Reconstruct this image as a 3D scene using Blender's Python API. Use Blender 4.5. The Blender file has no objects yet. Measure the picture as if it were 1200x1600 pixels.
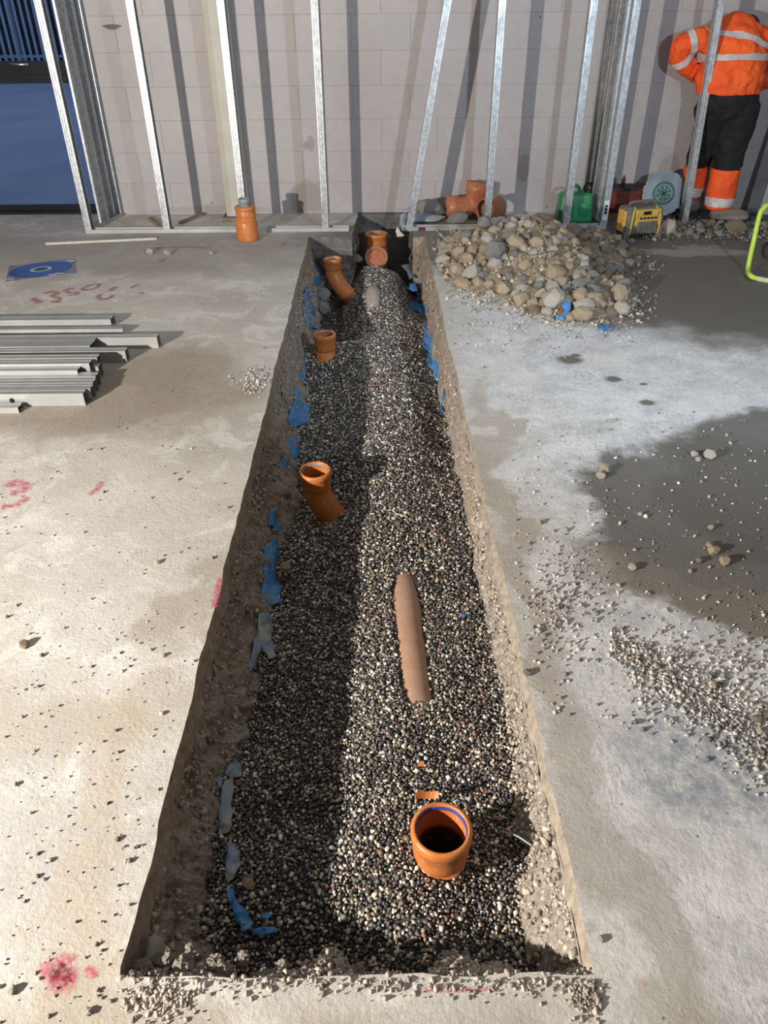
import bpy, bmesh, math, random
import numpy as np
from mathutils import Vector, Matrix

random.seed(7)
rng = np.random.default_rng(11)
SC = bpy.context.scene
COL = SC.collection
R = math.radians

# ------------------------------------------------------------------ camera
F_PX, PITCH, ROLL, CAMH = 1163.0, R(34.5), R(0.5), 1.5
Fv = Vector((0, math.cos(PITCH), -math.sin(PITCH)))
Uv = Vector((0, math.sin(PITCH), math.cos(PITCH)))
Rv = Vector((1, 0, 0))
Xc = Rv * math.cos(ROLL) - Uv * math.sin(ROLL)
Yc = Rv * math.sin(ROLL) + Uv * math.cos(ROLL)
cam = bpy.data.cameras.new('camera')
cam.sensor_fit = 'VERTICAL'
cam.sensor_height = 36.0
cam.lens = F_PX / 1600 * 36.0
cam.clip_start = 0.05
cam.clip_end = 300
camo = bpy.data.objects.new('camera', cam)
COL.objects.link(camo)
M4 = Matrix.Identity(4)
for i in range(3):
    M4[i][0], M4[i][1], M4[i][2] = Xc[i], Yc[i], -Fv[i]
M4[2][3] = CAMH
camo.matrix_world = M4
SC.camera = camo


def ray(px, py):
    return Fv + Xc * ((px - 600) / F_PX) + Yc * ((800 - py) / F_PX)


def G(px, py, z=0.0):
    """a measured picture point, as a place on the level z"""
    d = ray(px, py)
    t = (z - CAMH) / d.z
    return Vector((d.x * t, d.y * t, z))


def at(px, py, Y):
    """a measured picture point, as a place at the distance Y"""
    d = ray(px, py)
    t = Y / d.y
    return Vector((d.x * t, Y, CAMH + d.z * t))


# ------------------------------------------------------------------ world, lights, exposure
SC.view_settings.view_transform = 'Standard'
SC.view_settings.look = 'None'
SC.view_settings.gamma = 1
SC.view_settings.use_curve_mapping = False
SC.view_settings.exposure = 0.0

world = bpy.data.worlds.new('dusk_sky')
SC.world = world
world.use_nodes = True
bg = world.node_tree.nodes['Background']
bg.inputs[0].default_value = (0.20, 0.29, 0.55, 1)
bg.inputs[1].default_value = 0.85


def add_light(name, kind, loc, aim, energy, color, **kw):
    l = bpy.data.lights.new(name, kind)
    l.energy = energy
    l.color = color
    for k, v in kw.items():
        setattr(l, k, v)
    o = bpy.data.objects.new(name, l)
    COL.objects.link(o)
    o.location = loc
    o.rotation_euler = (Vector(aim) - Vector(loc)).to_track_quat('-Z', 'Y').to_euler()
    return o


# the warm site lamp left of the trench throws every long shadow to the right
add_light('site_lamp_warm', 'SPOT', (-3.0, -0.35, 1.34), (0.6, 4.6, 0.2), 1240, (1.0, 0.93, 0.845),
          spot_size=R(165), spot_blend=0.9, shadow_soft_size=0.035)
# the cool lamp right of the photographer shines at the block wall
add_light('site_lamp_cool', 'SPOT', (1.9, 0.3, 1.75), (0.9, 6.6, 0.75), 390, (0.70, 0.84, 1.0),
          spot_size=R(78), spot_blend=0.8, shadow_soft_size=0.05)
# added overhead fill lights for soft ambient, no such panels seen
add_light('ceiling_fill_near', 'AREA', (0.3, 1.6, 3.3), (0.3, 1.6, 0), 8, (0.86, 0.92, 1.0),
          shape='RECTANGLE', size=5.0, size_y=2.6)
add_light('ceiling_fill_far', 'AREA', (0.3, 4.8, 3.3), (0.3, 4.8, 0), 18, (0.86, 0.92, 1.0),
          shape='RECTANGLE', size=5.0, size_y=2.6)

# ------------------------------------------------------------------ noise
def _hash(ix, iy, iz, seed):
    n = (ix * 374761393 + iy * 668265263 + iz * 2147483647 + seed * 974634599) & 0xFFFFFFFF
    n = ((n ^ (n >> 13)) * 1274126177) & 0xFFFFFFFF
    n = (n ^ (n >> 16)) & 0xFFFFFFFF
    return n.astype(np.float64) / 4294967295.0


def vnoise(x, y, z=0.0, seed=0):
    x, y, z = np.broadcast_arrays(np.asarray(x, float), np.asarray(y, float), np.asarray(z, float))
    ix, iy, iz = (np.floor(v).astype(np.int64) for v in (x, y, z))
    fx, fy, fz = x - ix, y - iy, z - iz
    s = lambda t: t * t * (3 - 2 * t)
    fx, fy, fz = s(fx), s(fy), s(fz)
    r = 0
    for dx in (0, 1):
        for dy in (0, 1):
            for dz in (0, 1):
                w = (fx if dx else 1 - fx) * (fy if dy else 1 - fy) * (fz if dz else 1 - fz)
                r = r + w * _hash(ix + dx, iy + dy, iz + dz, seed)
    return r * 2 - 1


def fbm(x, y, z=0.0, seed=0, octv=4, gain=0.5):
    r, a = 0, 1.0
    for k in range(octv):
        r = r + a * vnoise(np.asarray(x) * 2 ** k, np.asarray(y) * 2 ** k, np.asarray(z) * 2 ** k, seed + k * 17)
        a *= gain
    return r


def sstep(a, b, x):
    t = np.clip((np.asarray(x, float) - a) / (b - a), 0, 1)
    return t * t * (3 - 2 * t)


# ------------------------------------------------------------------ materials
class NT:
    def __init__(s, name):
        s.m = bpy.data.materials.new(name)
        s.m.use_nodes = True
        s.t = s.m.node_tree
        s.b = s.t.nodes['Principled BSDF']
        s.o = s.t.nodes['Material Output']
        s.tc = None

    def n(s, typ, **kw):
        nd = s.t.nodes.new(typ)
        for k, v in kw.items():
            setattr(nd, k, v)
        return nd

    def l(s, a, b):
        s.t.links.new(a, b)

    def coord(s, kind='Object'):
        if s.tc is None:
            s.tc = s.n('ShaderNodeTexCoord')
        return s.tc.outputs[kind]

    def noise(s, scale, detail=4, rough=0.55, vec=None, dist=0.0):
        nd = s.n('ShaderNodeTexNoise')
        nd.inputs['Scale'].default_value = scale
        nd.inputs['Detail'].default_value = detail
        nd.inputs['Roughness'].default_value = rough
        nd.inputs['Distortion'].default_value = dist
        s.l(vec if vec is not None else s.coord(), nd.inputs['Vector'])
        return nd.outputs[0]

    def ramp(s, f, stops):
        nd = s.n('ShaderNodeValToRGB')
        e = nd.color_ramp.elements
        while len(e) < len(stops):
            e.new(0.5)
        for el, (p, c) in zip(e, stops):
            el.position = p
            el.color = (c, c, c, 1) if isinstance(c, (int, float)) else (*c, 1)
        s.l(f, nd.inputs[0])
        return nd.outputs[0]

    def mix(s, f, a, b, blend='MIX'):
        nd = s.n('ShaderNodeMix', data_type='RGBA', blend_type=blend)
        for v, i in ((f, 0), (a, 6), (b, 7)):
            if isinstance(v, (int, float)):
                nd.inputs[i].default_value = v
            elif isinstance(v, tuple):
                nd.inputs[i].default_value = (*v, 1)
            else:
                s.l(v, nd.inputs[i])
        return nd.outputs[2]

    def math(s, op, a, b=None, c=None):
        nd = s.n('ShaderNodeMath', operation=op)
        for i, v in enumerate((a, b, c)):
            if v is None:
                continue
            if isinstance(v, (int, float)):
                nd.inputs[i].default_value = v
            else:
                s.l(v, nd.inputs[i])
        return nd.outputs[0]

    def bump(s, h, strength, dist=0.01):
        nd = s.n('ShaderNodeBump')
        nd.inputs['Strength'].default_value = strength
        nd.inputs['Distance'].default_value = dist
        s.l(h, nd.inputs['Height'])
        s.l(nd.outputs[0], s.b.inputs['Normal'])

    def base(s, c):
        if isinstance(c, tuple):
            s.b.inputs['Base Color'].default_value = (*c, 1)
        else:
            s.l(c, s.b.inputs['Base Color'])

    def set(s, **kw):
        for k, v in kw.items():
            s.b.inputs[k.replace('_', ' ')].default_value = v


def simple(name, c1, c2, scale=8, rough=0.7, metal=0.0, bump=0.3, bscale=None, bdist=0.004, spec=0.5, coat=0.0):
    t = NT(name)
    f = t.ramp(t.noise(scale, 5, 0.6), [(0.3, 0.0), (0.7, 1.0)])
    t.base(t.mix(f, c1, c2))
    t.set(Roughness=rough, Metallic=metal)
    t.b.inputs['Specular IOR Level'].default_value = spec
    if coat:
        t.b.inputs['Coat Weight'].default_value = coat
    if bump:
        t.bump(t.noise(bscale or scale * 6, 4, 0.6), bump, bdist)
    return t.m


MAT = {}
MAT['steel'] = None
t = NT('galvanised_steel')
v = t.n('ShaderNodeTexVoronoi'); v.inputs['Scale'].default_value = 55
t.l(t.coord(), v.inputs['Vector'])
t.base(t.mix(t.ramp(v.outputs['Color'], [(0.2, 0.0), (0.8, 1.0)]), (0.46, 0.485, 0.505), (0.62, 0.645, 0.66)))
t.set(Metallic=0.85)
t.l(t.ramp(t.noise(9, 4), [(0.3, 0.34), (0.7, 0.52)]), t.b.inputs['Roughness'])
MAT['steel'] = t.m
MAT['steel_dull'] = simple('dull_zinc_steel', (0.36, 0.37, 0.365), (0.48, 0.485, 0.475), 5, 0.5, 0.5, 0.0)
MAT['dark_steel'] = simple('dark_grey_conduit', (0.10, 0.11, 0.12), (0.2, 0.21, 0.22), 6, 0.45, 0.5, 0.0)
MAT['black'] = simple('black_powder_coat', (0.012, 0.013, 0.016), (0.02, 0.021, 0.025), 6, 0.45, 0, 0.0, spec=0.12)
MAT['black_rubber'] = simple('black_rubber', (0.012, 0.012, 0.012), (0.03, 0.029, 0.027), 20, 0.65, 0, 0.2)
MAT['chrome'] = simple('brushed_handle', (0.6, 0.6, 0.6), (0.75, 0.75, 0.75), 10, 0.3, 1.0, 0.0)
MAT['cream'] = simple('cream_painted_steel', (0.47, 0.45, 0.38), (0.58, 0.56, 0.49), 5, 0.6, 0, 0.1)
MAT['earth'] = None
t = NT('broken_hardcore')
n1 = t.noise(9, 6, 0.65); n2 = t.noise(70, 5, 0.65); n3 = t.noise(2.2, 3)
c = t.mix(t.ramp(n1, [(0.35, 0.0), (0.65, 1.0)]), (0.22, 0.185, 0.15), (0.46, 0.39, 0.32))
c = t.mix(t.ramp(n2, [(0.4, 0.0), (0.62, 1.0)]), c, (0.56, 0.49, 0.42))
c = t.mix(t.ramp(n3, [(0.45, 0.0), (0.7, 0.65)]), c, (0.42, 0.30, 0.19))
vv = t.n('ShaderNodeTexVoronoi'); vv.inputs['Scale'].default_value = 95; t.l(t.coord(), vv.inputs['Vector'])
t.base(c); t.set(Roughness=0.95)
hh = t.math('ADD', t.math('MULTIPLY', vv.outputs['Distance'], -0.7), t.noise(150, 5, 0.7))
t.bump(hh, 0.9, 0.012)
MAT['earth'] = t.m
MAT['far_earth'] = simple('shade_dark_hardcore', (0.10, 0.088, 0.075), (0.22, 0.195, 0.17), 10, 0.95, 0, 0.9, 60, 0.012)  # earth darkened so the far pit's shade sits in the colour
MAT['sand_lump'] = simple('sandy_mortar_lump', (0.36, 0.31, 0.26), (0.55, 0.49, 0.42), 30, 0.95, 0, 0.8, 220, 0.006)
MAT['slab_cut'] = simple('saw_cut_concrete', (0.25, 0.205, 0.155), (0.47, 0.40, 0.32), 38, 0.9, 0, 0.9, 170, 0.006)
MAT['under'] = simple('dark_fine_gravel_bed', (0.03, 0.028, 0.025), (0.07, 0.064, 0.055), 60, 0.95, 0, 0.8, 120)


def orange_pipe(name, c1, c2, rough=0.33):
    t = NT(name)
    n1 = t.noise(14, 5, 0.6)
    c = t.mix(t.ramp(n1, [(0.3, 0.0), (0.7, 1.0)]), c1, c2)
    d = t.ramp(t.noise(45, 6, 0.75), [(0.56, 0.0), (0.66, 0.55)])
    c = t.mix(d, c, (0.55, 0.46, 0.38))
    t.base(c)
    t.l(t.ramp(t.noise(20, 4), [(0.3, rough - 0.08), (0.7, rough + 0.25)]), t.b.inputs['Roughness'])
    return t.m


MAT['orange'] = orange_pipe('orange_drain_plastic', (0.50, 0.155, 0.035), (0.62, 0.21, 0.055))
MAT['terracotta'] = orange_pipe('terracotta_drain_plastic', (0.40, 0.13, 0.06), (0.50, 0.18, 0.085))
MAT['dusty_pipe'] = simple('dusty_brown_pipe', (0.33, 0.185, 0.12), (0.42, 0.26, 0.18), 16, 0.65, 0, 0.1)
MAT['pale_pipe'] = simple('mud_washed_pipe', (0.36, 0.29, 0.25), (0.5, 0.43, 0.38), 30, 0.75, 0, 0.2)
MAT['bore_shade'] = simple('painted_bore_shade', (0.045, 0.014, 0.007), (0.07, 0.022, 0.010), 16, 0.7, 0, 0.0)  # near-black orange: shade inside the pipes put into the colour
MAT['grey_plastic'] = simple('grey_plastic', (0.22, 0.24, 0.26), (0.3, 0.32, 0.34), 14, 0.4, 0, 0.0)
MAT['blue_seal'] = simple('blue_rubber_seal', (0.025, 0.04, 0.30), (0.04, 0.06, 0.40), 14, 0.5, 0, 0.0)
t = NT('blue_membrane')
c = t.mix(t.ramp(t.noise(9, 4), [(0.3, 0.0), (0.7, 1.0)]), (0.035, 0.20, 0.52), (0.07, 0.30, 0.64))
c = t.mix(t.ramp(t.noise(26, 6, 0.7), [(0.55, 0.0), (0.68, 0.8)]), c, (0.36, 0.34, 0.30))
t.base(c); t.set(Roughness=0.42); t.bump(t.noise(38, 3), 0.6, 0.01)
MAT['membrane'] = t.m
t = NT('pale_blue_membrane')
c = t.mix(t.ramp(t.noise(12, 5, 0.65), [(0.35, 0.0), (0.62, 1.0)]), (0.11, 0.25, 0.45), (0.38, 0.36, 0.31))
t.base(c); t.set(Roughness=0.6); t.bump(t.noise(38, 3), 0.6, 0.01)
MAT['membrane_dusty'] = t.m
MAT['rock_tan'] = simple('tan_broken_stone', (0.40, 0.31, 0.20), (0.60, 0.50, 0.36), 9, 0.95, 0, 0.7, 45, 0.012)
MAT['rock_pale'] = simple('pale_broken_concrete', (0.48, 0.43, 0.36), (0.64, 0.59, 0.51), 11, 0.95, 0, 0.7, 60, 0.012)
MAT['rock_grey'] = simple('grey_broken_concrete', (0.24, 0.23, 0.22), (0.42, 0.41, 0.39), 11, 0.95, 0, 0.8, 60, 0.012)
MAT['rock_brown'] = simple('brown_broken_stone', (0.22, 0.17, 0.12), (0.36, 0.29, 0.21), 11, 0.95, 0, 0.7, 60, 0.012)
MAT['soil'] = simple('sandy_rubble_soil', (0.27, 0.21, 0.14), (0.46, 0.38, 0.27), 9, 0.97, 0, 0.9, 60, 0.03)
MAT['dark_soil'] = simple('dark_damp_soil', (0.055, 0.047, 0.038), (0.13, 0.11, 0.09), 9, 0.9, 0, 0.9, 50, 0.03)
MAT['hivis'] = None
t = NT('orange_hivis_cloth')
t.base(t.mix(t.ramp(t.noise(5, 4), [(0.3, 0.0), (0.7, 1.0)]), (0.83, 0.085, 0.012), (1.0, 0.145, 0.022)))
t.set(Roughness=0.75); t.bump(t.noise(16, 3, 0.5, dist=1.2), 0.5, 0.03)
MAT['hivis'] = t.m
MAT['tape'] = simple('silver_reflective_tape', (0.50, 0.45, 0.45), (0.68, 0.62, 0.61), 14, 0.5, 0.1, 0.3, 30, 0.01)
MAT['trousers'] = simple('black_work_cloth', (0.005, 0.0055, 0.0065), (0.013, 0.013, 0.014), 9, 0.85, 0, 0.5, 14, 0.03)
MAT['skin'] = simple('skin', (0.45, 0.27, 0.19), (0.52, 0.32, 0.23), 12, 0.55, 0, 0.1)
MAT['hair'] = simple('dark_hair', (0.018, 0.013, 0.010), (0.035, 0.026, 0.02), 40, 0.6, 0, 0.6, 120)
MAT['dusty_boot'] = simple('dusty_boot_leather', (0.16, 0.14, 0.12), (0.30, 0.27, 0.235), 12, 0.9, 0, 0.5)
MAT['green_plastic'] = simple('green_jerrycan_plastic', (0.015, 0.20, 0.07), (0.03, 0.30, 0.12), 5, 0.38, 0, 0.0)
MAT['disc_green'] = simple('green_disc_label', (0.003, 0.06, 0.045), (0.006, 0.10, 0.075), 9, 0.4, 0, 0.0)
MAT['disc_steel'] = simple('cutting_disc_steel', (0.10, 0.105, 0.11), (0.17, 0.175, 0.18), 8, 0.38, 0.7, 0.0)
MAT['radio_yellow'] = simple('dusty_yellow_plastic', (0.50, 0.32, 0.04), (0.60, 0.42, 0.10), 25, 0.65, 0, 0.2)
MAT['radio_grey'] = simple('dusty_charcoal_plastic', (0.085, 0.08, 0.075), (0.2, 0.185, 0.165), 30, 0.85, 0, 0.2)
MAT['radio_orange'] = simple('faded_orange_panel', (0.62, 0.34, 0.05), (0.70, 0.42, 0.10), 25, 0.6, 0, 0.1)
MAT['red_box'] = simple('red_toolbox_plastic', (0.10, 0.014, 0.009), (0.16, 0.026, 0.016), 8, 0.5, 0, 0.0)
MAT['neon'] = simple('neon_green_tube_paint', (0.42, 0.62, 0.05), (0.55, 0.72, 0.12), 25, 0.45, 0, 0.1)
MAT['neon_worn'] = simple('worn_pale_green_paint', (0.50, 0.50, 0.25), (0.62, 0.62, 0.42), 30, 0.6, 0, 0.2)
MAT['batten'] = simple('dusty_white_strip', (0.55, 0.51, 0.44), (0.66, 0.63, 0.56), 20, 0.8, 0, 0.2)
MAT['wood'] = simple('rough_timber_offcut', (0.22, 0.15, 0.09), (0.36, 0.27, 0.18), 10, 0.85, 0, 0.4)
MAT['white_label'] = simple('white_paper_label', (0.66, 0.66, 0.66), (0.75, 0.75, 0.75), 10, 0.6, 0, 0.0)
MAT['disc_blue'] = simple('blue_disc_print', (0.022, 0.055, 0.23), (0.05, 0.11, 0.36), 9, 0.3, 0, 0.0)
MAT['card'] = simple('scuffed_clear_pack', (0.14, 0.14, 0.17), (0.27, 0.27, 0.29), 18, 0.25, 0, 0.0)
MAT['pale_print'] = simple('pale_print', (0.5, 0.54, 0.58), (0.62, 0.65, 0.68), 18, 0.4, 0, 0.0)
MAT['footing'] = simple('grey_footing_shaded_edge', (0.10, 0.10, 0.10), (0.22, 0.21, 0.20), 12, 0.9, 0, 0.6, 60, 0.01)  # grey footing; also painted-in shade on the far slab edges
MAT['tarmac'] = simple('frosted_paving', (0.34, 0.36, 0.38), (0.5, 0.52, 0.54), 0.5, 0.8, 0, 0.2)
MAT['fence'] = simple('galvanised_palisade', (0.45, 0.48, 0.5), (0.6, 0.62, 0.64), 3, 0.6, 0.2, 0.0)
MAT['hedge'] = simple('dark_hedge', (0.02, 0.03, 0.025), (0.05, 0.06, 0.05), 3, 0.9, 0, 0.8, 8, 0.1)
MAT['plaster'] = simple('plain_plaster', (0.24, 0.235, 0.23), (0.30, 0.295, 0.29), 3, 0.9, 0, 0.0)
t = NT('door_glass')
t.base((0.9, 0.93, 0.95)); t.set(Roughness=0.03)
t.b.inputs['Transmission Weight'].default_value = 1.0
t.b.inputs['IOR'].default_value = 1.05
MAT['glass'] = t.m

# painted blockwork: each block takes its own slight shade
t = NT('painted_blockwork')
oi = t.n('ShaderNodeObjectInfo')
geo = t.n('ShaderNodeNewGeometry')
n1 = t.noise(1.1, 5, 0.6, geo.outputs['Position']); n2 = t.noise(16, 5, 0.65, geo.outputs['Position'])
c = t.mix(t.ramp(n1, [(0.3, 0.0), (0.7, 1.0)]), (0.40, 0.365, 0.36), (0.48, 0.45, 0.45))
c = t.mix(t.ramp(n2, [(0.45, 0.0), (0.75, 0.35)]), c, (0.33, 0.30, 0.29))
c = t.mix(t.math('MULTIPLY', oi.outputs['Random'], 0.10), c, (0.26, 0.25, 0.25))
vo = t.n('ShaderNodeTexVoronoi'); vo.inputs['Scale'].default_value = 3.4; vo.inputs['Randomness'].default_value = 1
t.l(geo.outputs['Position'], vo.inputs['Vector'])
c = t.mix(t.ramp(vo.outputs['Distance'], [(0.018, 1.0), (0.026, 0.0)]), c, (0.05, 0.045, 0.045))
gs = t.n('ShaderNodeSeparateXYZ'); t.l(geo.outputs['Position'], gs.inputs[0])
for px, py, rx, rz, k in ((483, 312, 0.17, 0.17, 0.55), (818, 262, 0.055, 0.12, 0.5), (485, 224, 0.035, 0.06, 0.5), (478, 227, 0.03, 0.035, 0.5), (1045, 262, 0.10, 0.12, 0.35), (700, 330, 0.5, 0.05, 0.3), (330, 330, 0.6, 0.05, 0.3)):
    w_ = at(px, py, 6.72)
    a_ = t.math('MULTIPLY', t.math('SUBTRACT', gs.outputs[0], w_.x), 1 / rx); b_ = t.math('MULTIPLY', t.math('SUBTRACT', gs.outputs[2], w_.z), 1 / rz)
    d_ = t.math('ADD', t.math('ADD', t.math('MULTIPLY', a_, a_), t.math('MULTIPLY', b_, b_)), t.math('MULTIPLY', t.math('SUBTRACT', n2, 0.5), 1.6))
    c = t.mix(t.ramp(d_, [(0.65, k), (1.0, 0.0)]), c, (0.20, 0.17, 0.145))
t.base(c); t.set(Roughness=0.5)
t.bump(t.noise(60, 5, 0.6, geo.outputs['Position']), 0.25, 0.004)
MAT['block'] = t.m
MAT['joint'] = simple('wall_joint', (0.40, 0.375, 0.37), (0.47, 0.44, 0.435), 9, 0.9, 0, 0.3)

# the concrete floor: dust, wear, damp patches, all placed in metres on the slab
t = NT('dusty_concrete_floor')
P = t.coord()
sep = t.n('ShaderNodeSeparateXYZ'); t.l(P, sep.inputs[0])
PX, PY = sep.outputs[0], sep.outputs[1]
dn = t.n('ShaderNodeTexNoise'); dn.inputs['Scale'].default_value = 2.3; dn.inputs['Detail'].default_value = 6
dn.inputs['Roughness'].default_value = 0.6
t.l(P, dn.inputs['Vector'])
dsep = t.n('ShaderNodeSeparateColor'); t.l(dn.outputs['Color'], dsep.inputs[0])
WX = t.math('ADD', PX, t.math('MULTIPLY', t.math('SUBTRACT', dsep.outputs[0], 0.5), 0.75))
WY = t.math('ADD', PY, t.math('MULTIPLY', t.math('SUBTRACT', dsep.outputs[1], 0.5), 0.75))


def blob(cx, cy, rx, ry, soft=0.3, ang=0.0):
    """1 inside an ellipse on the slab, ragged edge"""
    dx = t.math('SUBTRACT', WX, cx); dy = t.math('SUBTRACT', WY, cy)
    ca, sa = math.cos(ang), math.sin(ang)
    a = t.math('ADD', t.math('MULTIPLY', dx, ca / rx), t.math('MULTIPLY', dy, sa / rx))
    b = t.math('ADD', t.math('MULTIPLY', dx, -sa / ry), t.math('MULTIPLY', dy, ca / ry))
    d = t.math('ADD', t.math('MULTIPLY', a, a), t.math('MULTIPLY', b, b))
    mr = t.n('ShaderNodeMapRange', interpolation_type='SMOOTHSTEP')
    t.l(d, mr.inputs[0])
    mr.inputs[1].default_value = 1 + soft; mr.inputs[2].default_value = 1 - soft
    mr.inputs[3].default_value = 0; mr.inputs[4].default_value = 1
    return mr.outputs[0]


nA = t.noise(1.6, 6, 0.62); nB = t.noise(7, 6, 0.65); nC = t.noise(34, 6, 0.7); nD = t.noise(4.2, 7, 0.7, dist=0.9)
c = t.mix(t.ramp(nA, [(0.35, 0.0), (0.65, 1.0)]), (0.47, 0.44, 0.395), (0.61, 0.585, 0.535))
rightness = t.ramp(WX, [(0.25, 0.0), (0.62, 1.0)])
c = t.mix(t.math('MULTIPLY', rightness, 0.85), c, t.mix(t.ramp(nB, [(0.38, 0.0), (0.6, 1.0)]), (0.60, 0.60, 0.595), (0.84, 0.845, 0.85)))  # whiter dust, lightened further to make up for weak lamp light
# white cement dust and its streaky scrapes
c = t.mix(t.math('MULTIPLY', t.ramp(nD, [(0.50, 0.0), (0.60, 1.0)]), 0.6), c, (0.75, 0.735, 0.70))
c = t.mix(t.ramp(nC, [(0.58, 0.0), (0.68, 0.35)]), c, (0.27, 0.25, 0.22))


def layer(c, mask, col, k=1.0):
    return t.mix(t.math('MULTIPLY', mask, k), c, col)


brown, damp = (0.25, 0.205, 0.155), (0.155, 0.145, 0.13)
b1 = G(150, 600)
c = layer(c, blob(b1.x, b1.y - 0.05, 0.75, 0.55, 0.5), (0.29, 0.235, 0.175), 0.75)
c = layer(c, blob(-1.9, 5.55, 1.9, 0.55, 0.6), (0.30, 0.275, 0.245), 0.6)
c = layer(c, blob(-0.9, 1.32, 0.42, 0.14, 0.8), (0.42, 0.36, 0.27), 0.6)
c = layer(c, blob(-0.56, 1.75, 0.08, 0.28, 0.8), (0.38, 0.33, 0.27), 0.7)
c = layer(c, blob(-0.63, 0.95, 0.07, 0.5, 0.8), (0.47, 0.40, 0.31), 0.6)
c = layer(c, blob(-0.2, 0.42, 1.1, 0.16, 0.6), (0.40, 0.345, 0.27), 0.7)
c = layer(c, blob(0.46, 1.1, 0.085, 0.75, 0.5), (0.40, 0.365, 0.31), 0.6)
c = layer(c, blob(0.44, 2.3, 0.07, 1.0, 0.6), (0.40, 0.34, 0.265), 0.6)
# blue grey power-floated skin where the dust is rubbed off
wornm = t.math('MULTIPLY', blob(0.87, 1.12, 0.30, 0.14, 0.7, R(-35)), t.ramp(t.noise(26, 6, 0.75), [(0.40, 1.0), (0.60, 0.15)]))
c = layer(c, wornm, (0.25, 0.29, 0.35), 0.9)
wornm2 = t.math('MULTIPLY', blob(0.98, 0.72, 0.16, 0.35, 0.8), t.ramp(t.noise(30, 6, 0.75), [(0.42, 1.0), (0.60, 0.1)]))
c = layer(c, wornm2, (0.29, 0.32, 0.38), 0.8)
c = layer(c, blob(0.93, 0.80, 0.045, 0.05, 0.5), (0.30, 0.27, 0.21), 0.9)
wornl = t.math('MULTIPLY', blob(-1.05, 1.0, 0.40, 0.45, 0.9), t.ramp(t.noise(17, 6, 0.7, dist=1.5), [(0.46, 0.0), (0.56, 1.0)]))
c = layer(c, wornl, (0.40, 0.41, 0.43), 0.55)
# mottled dust: the blue grey slab shows between brushed white
mm_ = t.n('ShaderNodeMapping'); mm_.inputs['Rotation'].default_value = (0, 0, R(-50)); mm_.inputs['Scale'].default_value = (2.2, 1, 1)
t.l(P, mm_.inputs[0])
mot = t.math('MULTIPLY', t.ramp(t.noise(34, 8, 0.78, mm_.outputs[0], 0.6), [(0.48, 0.0), (0.58, 0.85)]), t.ramp(t.noise(2.8, 4, 0.6), [(0.40, 0.15), (0.62, 1.0)]))
c = t.mix(t.math('MULTIPLY', mot, rightness), c, (0.40, 0.425, 0.47))
motl = t.math('MULTIPLY', t.ramp(t.noise(26, 8, 0.75, None, 1.2), [(0.50, 0.0), (0.60, 0.6)]), t.ramp(t.noise(3.3, 4, 0.6), [(0.48, 0.0), (0.62, 1.0)]))
c = t.mix(motl, c, (0.40, 0.385, 0.36))
# long fine scratches
mp = t.n('ShaderNodeMapping'); mp.inputs['Rotation'].default_value = (0, 0, R(38)); mp.inputs['Scale'].default_value = (3, 140, 1)
t.l(P, mp.inputs[0])
scr = t.noise(1.0, 3, 0.6, mp.outputs[0])
c = t.mix(t.math('MULTIPLY', t.ramp(scr, [(0.63, 0.0), (0.70, 0.5)]), rightness), c, (0.72, 0.72, 0.72))
# big damp patch on the right and the dirty corner behind the rubble
q = G(1085, 840)
c = layer(c, blob(q.x + 0.18, q.y + 0.12, 0.52, 0.60, 0.18), damp, 0.93)
c = layer(c, blob(q.x + 0.75, q.y + 0.28, 0.75, 0.62, 0.18), damp, 0.93)
c = layer(c, blob(2.65, 5.25, 2.15, 1.62, 0.22), (0.125, 0.112, 0.095), 0.93)
c = layer(c, blob(0.75, 5.9, 1.3, 0.75, 0.35), (0.165, 0.145, 0.12), 0.85)
c = layer(c, blob(2.25, 5.45, 0.36, 0.12, 0.6), (0.40, 0.385, 0.36), 0.65)
c = layer(c, blob(1.05, 1.68, 0.5, 0.09, 0.5, R(-32)), (0.25, 0.225, 0.185), 0.7)
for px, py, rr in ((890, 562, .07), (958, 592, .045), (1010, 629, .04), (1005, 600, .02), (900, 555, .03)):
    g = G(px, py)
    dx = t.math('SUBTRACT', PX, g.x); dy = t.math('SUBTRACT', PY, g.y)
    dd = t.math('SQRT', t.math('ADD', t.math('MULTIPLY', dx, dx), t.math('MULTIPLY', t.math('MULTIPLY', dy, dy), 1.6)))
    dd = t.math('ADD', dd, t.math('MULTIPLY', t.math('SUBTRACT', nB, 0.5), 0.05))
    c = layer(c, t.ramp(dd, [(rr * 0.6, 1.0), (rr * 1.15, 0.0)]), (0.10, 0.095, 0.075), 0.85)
# dark pits and specks
vp = t.n('ShaderNodeTexVoronoi'); vp.inputs['Scale'].default_value = 17; t.l(P, vp.inputs['Vector'])
c = t.mix(t.ramp(vp.outputs['Distance'], [(0.035, 0.8), (0.06, 0.0)]), c, (0.10, 0.095, 0.085))
t.base(c)
t.l(t.ramp(nB, [(0.3, 0.62), (0.7, 0.85)]), t.b.inputs['Roughness'])
t.b.inputs['Specular IOR Level'].default_value = 0.3
hb = t.math('ADD', t.math('MULTIPLY', t.noise(85, 6, 0.7), 0.6), t.math('MULTIPLY', t.noise(12, 5, 0.6, dist=1.0), 0.6))
t.bump(hb, 0.42, 0.012)
MAT['floor'] = t.m


def paint_mat(name, col):
    t = NT(name)
    t.base(col)
    t.set(Roughness=0.85)
    e = t.n('ShaderNodeAttribute', attribute_name='fade')
    a = t.math('MULTIPLY', t.ramp(t.noise(60, 6, 0.8), [(0.36, 0.0), (0.66, 0.9)]), e.outputs['Fac'])
    t.l(a, t.b.inputs['Alpha'])
    return t.m


MAT['spray'] = paint_mat('pink_spray_paint', (0.62, 0.055, 0.13))
MAT['spray_dark'] = paint_mat('red_spray_paint', (0.40, 0.045, 0.075))


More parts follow.
